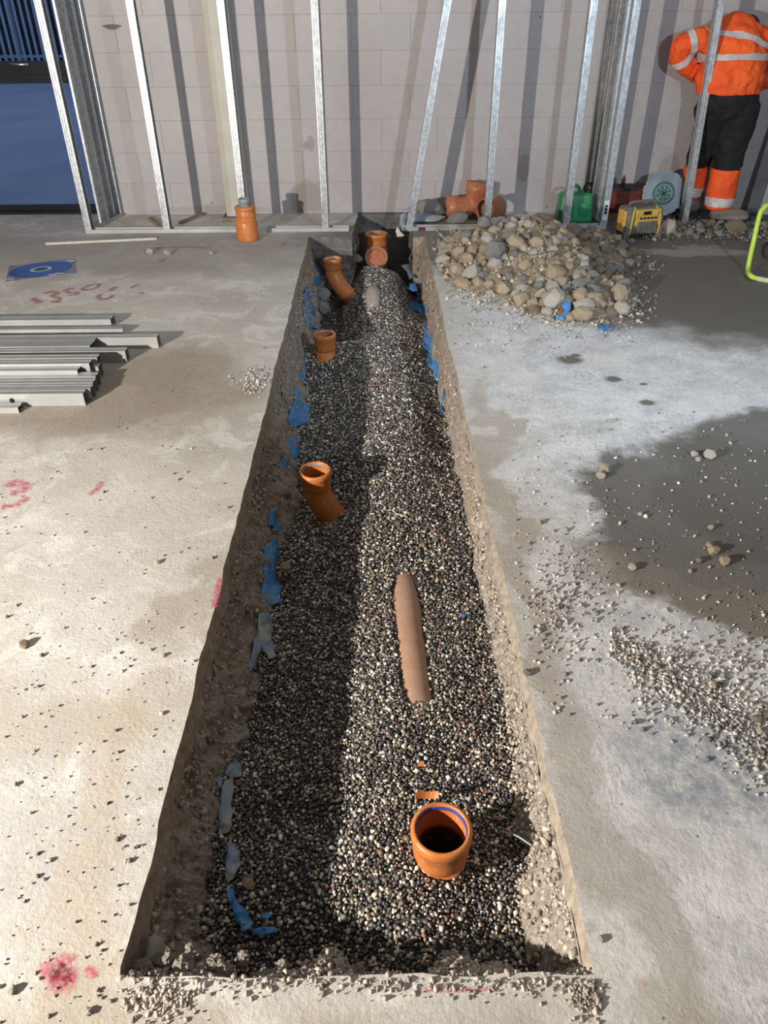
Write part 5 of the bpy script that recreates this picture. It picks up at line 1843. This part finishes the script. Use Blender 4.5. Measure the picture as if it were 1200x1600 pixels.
for k in range(8):
    a = k * math.pi / 4
    q_ = dc + Md @ Vector((0.042 * math.cos(a), 0.042 * math.sin(a), 0.0026))
    MB().box(tuple(q_), (0.012, 0.0035, 0.0004), Md @ Matrix.Rotation(a, 3, 'Z')).build('print_bar', 'grey_plastic', root)

# neon green tubular stand at the right edge of the picture
root = thing('lamp_stand', 'neon green tubular floor stand at the right edge', 'stand', G(1175, 428))
b0 = G(1169, 424, 0.016); t0 = at(1190, 330, b0.y + 0.10)
fr_ = bezier([G(1290, 452, 0.016), G(1230, 443, 0.016), G(1186, 436, 0.016), G(1172, 430, 0.03), at(1169, 418, b0.y + .01), at(1178, 375, b0.y + 0.05), at(1187, 336, b0.y + 0.09), at(1193, 326, b0.y + 0.10), at(1206, 320, b0.y + 0.12), at(1280, 316, b0.y + 0.2)], 6)
MB().sweep(fr_[12:], 0.0155, 12).build('tube_frame', 'neon', root, True)
MB().sweep(fr_[:14], 0.016, 12).build('floor_bar', 'neon_worn', root, True)
q0 = G(1240, 372, 0.016)
MB().sweep([at(1280, 316, b0.y + 0.2), Vector((b0.x + 0.62, b0.y + 0.75, 0.016)), G(1290, 452, 0.016)], 0.0155, 12).build('rear_leg', 'neon', root, True)
cb_ = bezier([G(1230, 395, .01), G(1200, 402, .01), G(1192, 392, .01), G(1198, 380, .012), G(1215, 378, .012), G(1230, 386, .01)], 6)
o = MB().sweep(cb_, 0.007, 10).build('cable', 'black_rubber', None, True); tag(o, 'black cable loop on the floor behind the green stand', 'cable'); rooted(o, cb_[0])

# rubble row along the wall under the worker
r = np.random.default_rng(120)
named = [(1045, 368, .075, 'upright pale grey lump in the rubble in front of the worker', 'rock_pale', (0.75, .8, 1.2)), (1152, 366, .095, 'big brownish lump at the right end of the wall rubble', 'rock_brown', (1, .9, .85)),
         (1030, 354, .05, 'grey lump standing against the right side of the radio', 'rock_grey', (0.6, .7, 1.5)), (1094, 366, .05, 'small grey lump in the middle of the wall rubble', 'rock_grey', (1, 1, .8)),
         (1143, 322, .09, 'round grey stone behind the boot near the wall', 'rock_grey', (1, .8, .8)), (987, 382, .035, 'small grey stone on the floor in front of the radio', 'rock_grey', (1, 1, .9)),
         (1068, 345, .06, 'dark lump under the cutting disc', 'rock_brown', (1.3, .8, .6))]
for px, py, s_, lab, kd, sc_ in named:
    g = G(px, py)
    rock('rubble_stone', lab, (g.x, g.y + s_ * 0.6, s_ * sc_[2] * 0.55), s_, kd, 'stone', 'stones of the wall rubble', npts=26, sc=sc_, rot=(0.1, 0.1, r.uniform(0, 3)))
tk = []
for k in range(400):
    px, py = r.uniform(1022, 1196), r.uniform(346, 374)
    s_ = 0.018 + 0.030 * r.random() ** 1.5
    g = G(px, py)
    if any((g.x - a) ** 2 + (g.y - b) ** 2 < (0.8 * (s_ + c_)) ** 2 for a, b, c_ in tk) or len(tk) > 55:
        continue
    tk.append((g.x, g.y, s_))
    kd = 'rock_brown' if r.random() < 0.6 else 'rock_grey'
    zone = 'beside the radio' if px < 1060 else 'below the cutting disc and worker' if px < 1110 else 'in front of the dusty boot' if px < 1155 else 'near the green stand'
    rock('rubble_stone', f"{'tiny' if s_ < 0.027 else 'small'} {'dark brown' if kd == 'rock_brown' else 'grey'} stone in the wall rubble {zone}", (g.x, g.y, s_ * 0.4), s_, kd, 'stone', 'stones of the wall rubble', npts=16)
N = 1600
pp = np.array([G(r.uniform(1000, 1230), 360 + r.normal(0, 8))[:] for _ in range(N)])
rad = 0.005 + 0.014 * r.random(N) ** 2.5
pp[:, 2] = rad * 0.3 + 0.012 * r.random(N)
tag(scatter('rubble_chippings', pp, rad, palette(N, [(1, (0.22, 0.19, 0.16)), (1, (0.13, 0.11, 0.09)), (.6, (0.33, 0.31, 0.29))], 121), 'crumbs', None, TEMPL, 122, 1.2), 'dark chippings in the rubble row in front of the worker', 'chippings')

# ================================================================== GRAVEL SPILL and loose pebbles on the slab
r = np.random.default_rng(130)
PP = []
for k in range(1700):
    u_ = r.random()
    px = 955 + 265 * u_; py = 1005 + 190 * u_ ** 1.15 + r.normal(0, 1) * (14 + 22 * u_)
    PP.append((px, py))
for k in range(700):
    PP.append((985 + 215 * r.random(), 1060 + r.normal(0, 36)))
for k in range(420):
    PP.append((880 + r.normal(0, 28), 935 + r.normal(0, 45)))
for k in range(260):
    PP.append((400 + r.normal(0, 16), 596 + r.normal(0, 10)))
for k in range(600):
    PP.append((800 + 420 * r.random(), 640 + 500 * r.random()))
for k in range(420):
    PP.append((690 + 300 * r.random(), 500 + abs(r.normal(0, 22))))
PP = np.array([G(*q_)[:] for q_ in PP])
PP = PP[(PP[:, 0] > xr(PP[:, 1]) + 0.02) | (PP[:, 0] < xl(PP[:, 1]) - 0.01)]
rad = np.clip(r.lognormal(math.log(0.0042), 0.4, len(PP)), 0.0015, 0.010)
PP[:, 2] = rad * 0.4
tag(scatter('gravel_spill', PP, rad, palette(len(PP), [(20, (0.16, 0.155, 0.15)), (30, (0.34, 0.32, 0.30)), (28, (0.52, 0.48, 0.43)), (19, (0.70, 0.67, 0.62)), (3, (0.36, 0.24, 0.18))], 131), 'pebbles', None, TEMPL, 132, 0.6),
    'spilled gravel scattered over the slab right of the trench', 'gravel')
# tiny dark grit on the left slab
GP = np.array([G(r.uniform(0, 480), 520 + 1080 * r.random())[:] for _ in range(900)])
GP = GP[GP[:, 0] < xl(GP[:, 1]) - 0.01]
rad = np.clip(r.lognormal(math.log(0.0026), 0.5, len(GP)), 0.001, 0.008)
GP[:, 2] = rad * 0.4
tag(scatter('grit', GP, rad, palette(len(GP), [(50, (0.09, 0.085, 0.08)), (30, (0.2, 0.18, 0.16)), (20, (0.5, 0.46, 0.4))], 133), 'pebbles', None, TEMPL, 134, 0.6), 'dark grit sprinkled over the slab left of the trench', 'grit')
SOLO = [(938, 746, .022, 'rock_pale', 'cream pebble at the left tip of the damp patch'), (944, 738, .024, 'rock_tan', 'tan pebble touching the cream one at the damp patch tip'),
        (1108, 715, .028, 'rock_pale', 'largest pale stone on the damp patch'), (1084, 712, .018, 'rock_pale', 'small stone left of the largest pale stone on the damp patch'), (1090, 720, .014, 'rock_pale', 'smallest of the pale stones on the damp patch'),
        (988, 889, .017, 'rock_pale', 'oval white pebble on the slab edge of the damp patch'), (1114, 864, .024, 'rock_tan', 'long tan stone on the lower damp patch'), (1108, 854, .015, 'rock_tan', 'small tan stone behind the long tan one'),
        (1131, 880, .022, 'rock_tan', 'brown flat stone right of the long tan one'), (1092, 878, .014, 'rock_brown', 'reddish pebble left of the brown flat stone'), (1111, 826, .014, 'rock_tan', 'small yellowish pebble above the long tan stone'),
        (1078, 894, .009, 'rock_pale', 'small white pebble below the reddish one'), (1000, 805, .012, 'rock_pale', 'tiny pale pebble in the middle of the damp patch'), (843, 818, .012, 'rock_pale', 'pale chip on the white slab right of the trench'),
        (953, 660, .014, 'rock_pale', 'pale chip on the white slab above the damp patch'), (246, 880, .011, 'rock_pale', 'white pebble on the slab left of the trench'), (38, 1010, .018, 'rock_tan', 'tan stone with a dark shadow at the left edge'),
        (66, 1025, .008, 'rock_grey', 'small grey chip beside the tan stone at the left edge'), (256, 1025, .008, 'rock_pale', 'small pebble close to the left slab edge'), (1115, 1074, .014, 'rock_tan', 'orange-brown pebble in the gravel spill'),
        (1183, 1126, .014, 'rock_brown', 'reddish pebble low in the gravel spill'), (1186, 1145, .012, 'rock_pale', 'white pebble at the low end of the gravel spill'), (823, 1053, .013, 'rock_grey', 'grey pebble on the right slab edge'),
        (938, 1468, .008, 'rock_pale', 'white chip at the near right slab edge'), (20, 1548, .010, 'rock_pale', 'pale pebble at the lower left of the slab'), (138, 1582, .009, 'rock_pale', 'pale pebble near the bottom edge left of the crumbs'),
        (182, 1142, .006, 'rock_grey', 'dark chip on the slab left of the shaded trench side'), (184, 1312, .007, 'rock_grey', 'dark chip beside the near left slab edge'),
        (235, 396, .035, 'rock_pale', 'flat pale chip on the floor left of the orange reducer'), (262, 398, .03, 'rock_pale', 'pale chip in front of the second stud'), (250, 409, .018, 'rock_grey', 'small grey chip in front of the second stud'),
        (330, 398, .02, 'rock_pale', 'pale chip in front of the stud at the cream column'), (440, 384, .02, 'rock_grey', 'grey chip by the far left trench corner')]
for px, py, s_, kd, lab in SOLO:
    g = G(px, py)
    rock('pebble', lab, (g.x, g.y, s_ * 0.5), s_, kd, 'pebble', npts=18, rot=(0.1, 0.1, random.uniform(0, 6)))

# ================================================================== THE WORKER
person = thing('person', 'person in orange high-visibility jacket and black trousers bending towards the block wall', 'person', at(1120, 345, 6.32))


CLOTH = bpy.data.textures.new('cloth_folds', 'CLOUDS'); CLOTH.noise_scale = 0.085; CLOTH.noise_depth = 1


def fleshed(name, tubes, mat, parent, voxel=0.014, smooth=5, rnd=True, folds=0.0):
    """several limbs grown together into one closed surface"""
    mb = MB()
    for path, rad in tubes:
        pp_ = bezier(path, 4)
        rr_ = []
        k = len(path)
        for i in range(len(pp_)):
            f_ = i / (len(pp_) - 1) * (k - 1)
            a = min(int(f_), k - 2); w = f_ - a
            A = rad[a] if isinstance(rad[a], tuple) else (rad[a], rad[a]); B = rad[a + 1] if isinstance(rad[a + 1], tuple) else (rad[a + 1], rad[a + 1])
            rr_.append((A[0] * (1 - w) + B[0] * w, A[1] * (1 - w) + B[1] * w))
        # round the ends off
        d0 = (pp_[0] - pp_[1]).normalized(); d1 = (pp_[-1] - pp_[-2]).normalized()
        e0 = min(rr_[0]) * (0.45 if rnd else 0.06); e1 = min(rr_[-1]) * (0.45 if rnd else 0.06)
        pp_ = [pp_[0] + d0 * e0] + pp_ + [pp_[-1] + d1 * e1]
        kk = 0.55 if rnd else 0.95
        rr_ = [(rr_[0][0] * kk, rr_[0][1] * kk)] + rr_ + [(rr_[-1][0] * kk, rr_[-1][1] * kk)]
        mb.sweep(pp_, rr_, 20, True, ref=(1, 0, 0))
    o = mb.build(name, mat, parent, True)
    rm = o.modifiers.new('grow_together', 'REMESH'); rm.mode = 'VOXEL'; rm.voxel_size = voxel; rm.use_smooth_shade = True
    sm = o.modifiers.new('soften', 'SMOOTH'); sm.factor = 0.5; sm.iterations = smooth
    if folds:
        dm = o.modifiers.new('folds', 'DISPLACE'); dm.texture = CLOTH; dm.strength = folds; dm.mid_level = 0.5; dm.texture_coords = 'LOCAL'
    return o


A_ = at
torso = [A_(1136, 147, 6.30), A_(1141, 122, 6.31), A_(1146, 95, 6.35), A_(1151, 66, 6.40), A_(1156, 47, 6.44), A_(1160, 40, 6.50)]
torso_r = [(0.235, 0.16), (0.240, 0.165), (0.235, 0.165), (0.215, 0.15), (0.175, 0.12), (0.11, 0.08)]
arm_l = [A_(1120, 58, 6.42), A_(1090, 64, 6.41), A_(1062, 74, 6.41), A_(1066, 96, 6.44), A_(1090, 116, 6.52)]
arm_l_r = [0.090, 0.082, 0.070, 0.072, 0.062]
arm_r = [A_(1192, 62, 6.42), A_(1208, 72, 6.41), A_(1222, 92, 6.41), A_(1212, 118, 6.45), A_(1186, 128, 6.53)]
leg_r = [A_(1155, 165, 6.32), A_(1150, 195, 6.33), A_(1142, 232, 6.34), A_(1136, 262, 6.35), A_(1128, 295, 6.35), A_(1121, 324, 6.35)]
leg_r_r = [0.150, 0.140, 0.118, 0.106, 0.106, 0.098]
leg_l = [A_(1117, 168, 6.34), A_(1110, 195, 6.37), A_(1096, 232, 6.42), A_(1088, 258, 6.45), A_(1083, 285, 6.46), A_(1077, 308, 6.46)]
leg_l_r = [0.145, 0.120, 0.092, 0.080, 0.082, 0.078]
head_c = Vector((A_(1168, 40, 6.56).x, 6.555, 1.235))
thin = lambda rr_, k: [((a[0] * k, a[1] * k) if isinstance(a, tuple) else a * k) for a in rr_]
nk = torso[-1] + Vector((0, 0.0, -0.06))
fleshed('body', [(torso, thin(torso_r, 0.8)), (arm_l, thin(arm_l_r, 0.62)), (arm_r, thin(arm_l_r, 0.62)), (leg_r, thin(leg_r_r, 0.7)), (leg_l, thin(leg_l_r, 0.7)),
                 ([torso[-2], nk, head_c + Vector((0, -0.02, 0.02))], [0.10, 0.06, 0.058]),
                 ([head_c + Vector((0, -0.045, 0.075)), head_c, head_c + Vector((0, 0.045, -0.085))], [0.070, 0.085, 0.055]),
                 ([head_c + Vector((0, 0.075, -0.005)), head_c + Vector((0, 0.098, -0.03))], [0.012, 0.015]),
                 ([head_c + Vector((-0.078, 0.0, -0.015)), head_c + Vector((-0.088, -0.01, 0.015))], [0.014, 0.018]),
                 ([head_c + Vector((0.078, 0.0, -0.015)), head_c + Vector((0.088, -0.01, 0.015))], [0.014, 0.018])], 'skin', person, 0.012, 4)
for s_ in (-1, 1):
    MB().lathe([(0.0, -0.011), (0.008, -0.008), (0.011, 0.0), (0.008, 0.008), (0.0, 0.011)], 12, head_c + Vector((s_ * 0.032, 0.070, 0.012))).build('eye', 'black', person, True)
MB().box(tuple(head_c + Vector((0, 0.076, -0.062))), (0.022, 0.004, 0.004), None, 0.002).build('mouth', 'dusty_pipe', person)
fleshed('hair', [([head_c + Vector((0, -0.065, -0.005)), head_c + Vector((0, -0.052, 0.06)), head_c + Vector((0, -0.005, 0.088)), head_c + Vector((0, 0.035, 0.07))], [0.062, 0.074, 0.078, 0.058])], 'hair', person, 0.012, 3)
fleshed('collar', [([torso[-2] + Vector((0, 0.0, -0.015)), torso[-1] + Vector((0.01, 0.03, -0.025))], [(0.135, 0.09), (0.10, 0.075)])], 'trousers', person, 0.012, 3)
jacket = fleshed('jacket', [(torso, torso_r), (arm_l, arm_l_r), (arm_r, arm_l_r),
                            ([A_(1106, 60, 6.42), A_(1150, 55, 6.42), A_(1196, 60, 6.42)], [0.075, 0.10, 0.075])], 'hivis', person, 0.012, 4, False, 0.035)
fleshed('trousers', [([A_(1138, 136, 6.30), A_(1138, 150, 6.30), A_(1137, 172, 6.32)], [(0.205, 0.14), (0.22, 0.155), (0.205, 0.15)]),
                     (leg_r[:4], leg_r_r[:4]), (leg_l[:4], leg_l_r[:4])], 'trousers', person, 0.012, 4, False, 0.03)
cr = fleshed('trouser_leg', [([leg_r[3] + Vector((0, 0, -0.01))] + leg_r[4:], [0.112, 0.112, 0.104])], 'hivis', person, 0.012, 2, False, 0.02)
cl = fleshed('trouser_leg', [([leg_l[3] + Vector((0, 0, -0.01))] + leg_l[4:], [0.088, 0.088, 0.084])], 'hivis', person, 0.012, 2, False, 0.02)


def tape(name, a, b, ra, rb, target, parent, tilt=None, off=0.005, seg=4, ref=(1, 0, 0)):
    pts = [Vector(a) + (Vector(b) - Vector(a)) * (k / seg) for k in range(seg + 1)]
    RA = ra if isinstance(ra, tuple) else (ra, ra); RB = rb if isinstance(rb, tuple) else (rb, rb)
    rr_ = [(RA[0] + (RB[0] - RA[0]) * k / seg, RA[1] + (RB[1] - RA[1]) * k / seg) for k in range(seg + 1)]
    v_, f_ = sweep(pts, rr_, 44, False, ref)
    o = mk(name, v_, f_, 'tape', parent, True)
    sw = o.modifiers.new('cling', 'SHRINKWRAP'); sw.target = target; sw.wrap_method = 'NEAREST_SURFACEPOINT'; sw.wrap_mode = 'ABOVE_SURFACE'; sw.offset = off
    return o


tape('reflective_band', A_(1145, 96, 6.35), A_(1147, 85, 6.355), (0.255, 0.18), (0.255, 0.18), jacket, jacket)
tape('reflective_band', A_(1148, 73, 6.385), A_(1151, 63, 6.40), (0.25, 0.175), (0.25, 0.17), jacket, jacket)
tape('reflective_band', A_(1084, 66, 6.41), A_(1074, 70, 6.41), 0.085, 0.083, jacket, jacket)
tape('reflective_band', A_(1064, 88, 6.425), A_(1067, 97, 6.44), 0.074, 0.074, jacket, jacket)
tape('reflective_band', leg_r[4] + (leg_r[5] - leg_r[4]) * 0.38, leg_r[4] + (leg_r[5] - leg_r[4]) * 0.86, 0.118, 0.112, cr, cr)
tape('reflective_band', leg_l[4] + (leg_l[5] - leg_l[4]) * 0.25, leg_l[4] + (leg_l[5] - leg_l[4]) * 0.85, 0.092, 0.088, cl, cl)


def boot(heel, toe, ankle, lab):
    h_, t_ = Vector(heel), Vector(toe)
    d = (t_ - h_).normalized()
    o = fleshed('boot', [([h_ + Vector((0, 0, .055)), h_ + d * 0.08 + Vector((0, 0, .052)), h_ + d * 0.18 + Vector((0, 0, .046)), t_ + Vector((0, 0, .042))], [(0.055, 0.056), (0.055, 0.056), (0.056, 0.050), (0.046, 0.042)]),
                         ([h_ + d * 0.04 + Vector((0, 0, .05)), Vector(ankle)], [0.052, 0.062])], 'dusty_boot', person, 0.01, 3)
    w = Vector((-d.y, d.x, 0)).normalized()
    sv = []
    for f_, wd in ((-0.045, 0.032), (0.02, 0.046), (0.10, 0.047), (0.19, 0.054), (0.25, 0.045), (0.285, 0.02)):
        c_ = h_ + d * f_
        sv += [c_ + w * wd + Vector((0, 0, 0.0)), c_ - w * wd + Vector((0, 0, 0.0)), c_ + w * wd + Vector((0, 0, 0.024)), c_ - w * wd + Vector((0, 0, 0.024))]
    sf = []
    for k in range(5):
        b_ = 4 * k
        sf += [(b_, b_ + 1, b_ + 5, b_ + 4), (b_ + 2, b_ + 6, b_ + 7, b_ + 3), (b_, b_ + 4, b_ + 6, b_ + 2), (b_ + 1, b_ + 3, b_ + 7, b_ + 5)]
    sf += [(0, 2, 3, 1), (20, 21, 23, 22)]
    mk('sole', sv, sf, 'black_rubber', o)
    return o


hr = A_(1112, 348, 6.33); hr.z = 0.004
boot(hr, hr + Vector((0.24, -0.06, 0)), leg_r[5] + Vector((0, 0, -0.02)), 'dusty boot')
hl = A_(1083, 338, 6.47); hl.z = 0.03
boot(hl, hl + Vector((-0.15, 0.16, 0)), leg_l[5] + Vector((0, 0, -0.02)), 'dusty boot')


def glove(wrist, grip, side, axis):
    """a gloved hand closed round a handle: palm, four curled fingers of different length and a thumb"""
    w_, g_ = Vector(wrist), Vector(grip)
    d = (g_ - w_).normalized(); ax_ = Vector(axis).normalized()
    n_ = d.cross(ax_).normalized()
    tubes = [([w_, w_ + (g_ - w_) * 0.55, g_ + n_ * 0.020], [(0.030, 0.026), (0.036, 0.026), (0.034, 0.020)])]
    for k, L in enumerate((0.050, 0.058, 0.054, 0.044)):
        o_ = ax_ * (0.030 - 0.020 * k)
        b_ = g_ + o_ + n_ * 0.022
        tubes.append(([b_, b_ + d * L * 0.6 + n_ * 0.004, b_ + d * L * 0.75 - n_ * L * 0.55, b_ + d * L * 0.1 - n_ * L * 0.75], [0.0105, 0.010, 0.0095, 0.0085]))
    b_ = w_ + (g_ - w_) * 0.45 + ax_ * 0.03
    tubes.append(([b_, b_ + ax_ * 0.018 + d * 0.022 - n_ * 0.015, g_ + ax_ * 0.038 - n_ * 0.034], [0.013, 0.0115, 0.0095]))
    return fleshed('glove', tubes, 'black_rubber', person, 0.0055, 2)


gl, gr = A_(1101, 126, 6.56), A_(1172, 136, 6.57)
glove(arm_l[-1], gl, -1, (0.2, 0, 1))
glove(arm_r[-1], gr, 1, (-0.2, 0, 1))
# the breaker in his hands
tool = thing('breaker', 'black breaking tool held in front of the worker between the legs', 'power tool', A_(1076, 330, 6.58))
ta, tb_ = A_(1122, 205, 6.60), A_(1090, 292, 6.56)
MB().sweep([gl + Vector((-0.05, 0.01, 0)), gl + (gr - gl) * 0.5 + Vector((0, 0.0, -0.02)), gr + Vector((0.05, 0.01, 0))], 0.016, 12).build('grip_bar', 'black_rubber', tool, True)
MB().sweep(bezier([gl + (gr - gl) * 0.5, ta, ta + (tb_ - ta) * 0.35, tb_], 6), 0.036, 14).build('motor_body', 'black_rubber', tool, True)
MB().sweep([tb_, A_(1078, 326, 6.55)], [0.018, 0.011], 10).build('chisel', 'dark_steel', tool, True)
MB().sweep(bezier([ta + Vector((-0.02, -0.05, 0)), A_(1117, 235, 6.45), A_(1110, 268, 6.44), A_(1098, 300, 6.43), A_(1104, 325, 6.40), A_(1100, 338, 6.36)], 6), 0.006, 8).build('power_cord', 'black_rubber', tool, True)
# dark boards leaning behind the worker at the right
for pa, pb, w_, mm, lab in (((1176, 318), (1206, 200), 0.05, 'dark_steel', 'dark narrow board leaning at the wall right of the worker'), ((1192, 332), (1222, 225), 0.06, 'steel_dull', 'pale metal sheet edge leaning at the right edge')):
    a = A_(pa[0], pa[1], WALL_Y - 0.16); b = A_(pb[0], pb[1], WALL_Y - 0.02)
    a = a + (a - b) * ((a.z - 0.004) / (b.z - a.z)); b = b + (b - a) * 0.8
    b.y = WALL_Y - 0.035; a.y = WALL_Y - 0.2
    d = (b - a).normalized(); n_ = Vector((w_, 0, 0)); t2 = Vector((0, -0.01, 0))
    o = mk('leaning_board', [a - n_, a + n_, b + n_, b - n_, a - n_ + t2, a + n_ + t2, b + n_ + t2, b - n_ + t2],
           [(0, 1, 2, 3), (7, 6, 5, 4), (0, 4, 5, 1), (1, 5, 6, 2), (2, 6, 7, 3), (3, 7, 4, 0)], mm)
    tag(o, lab, 'board'); rooted(o, a)
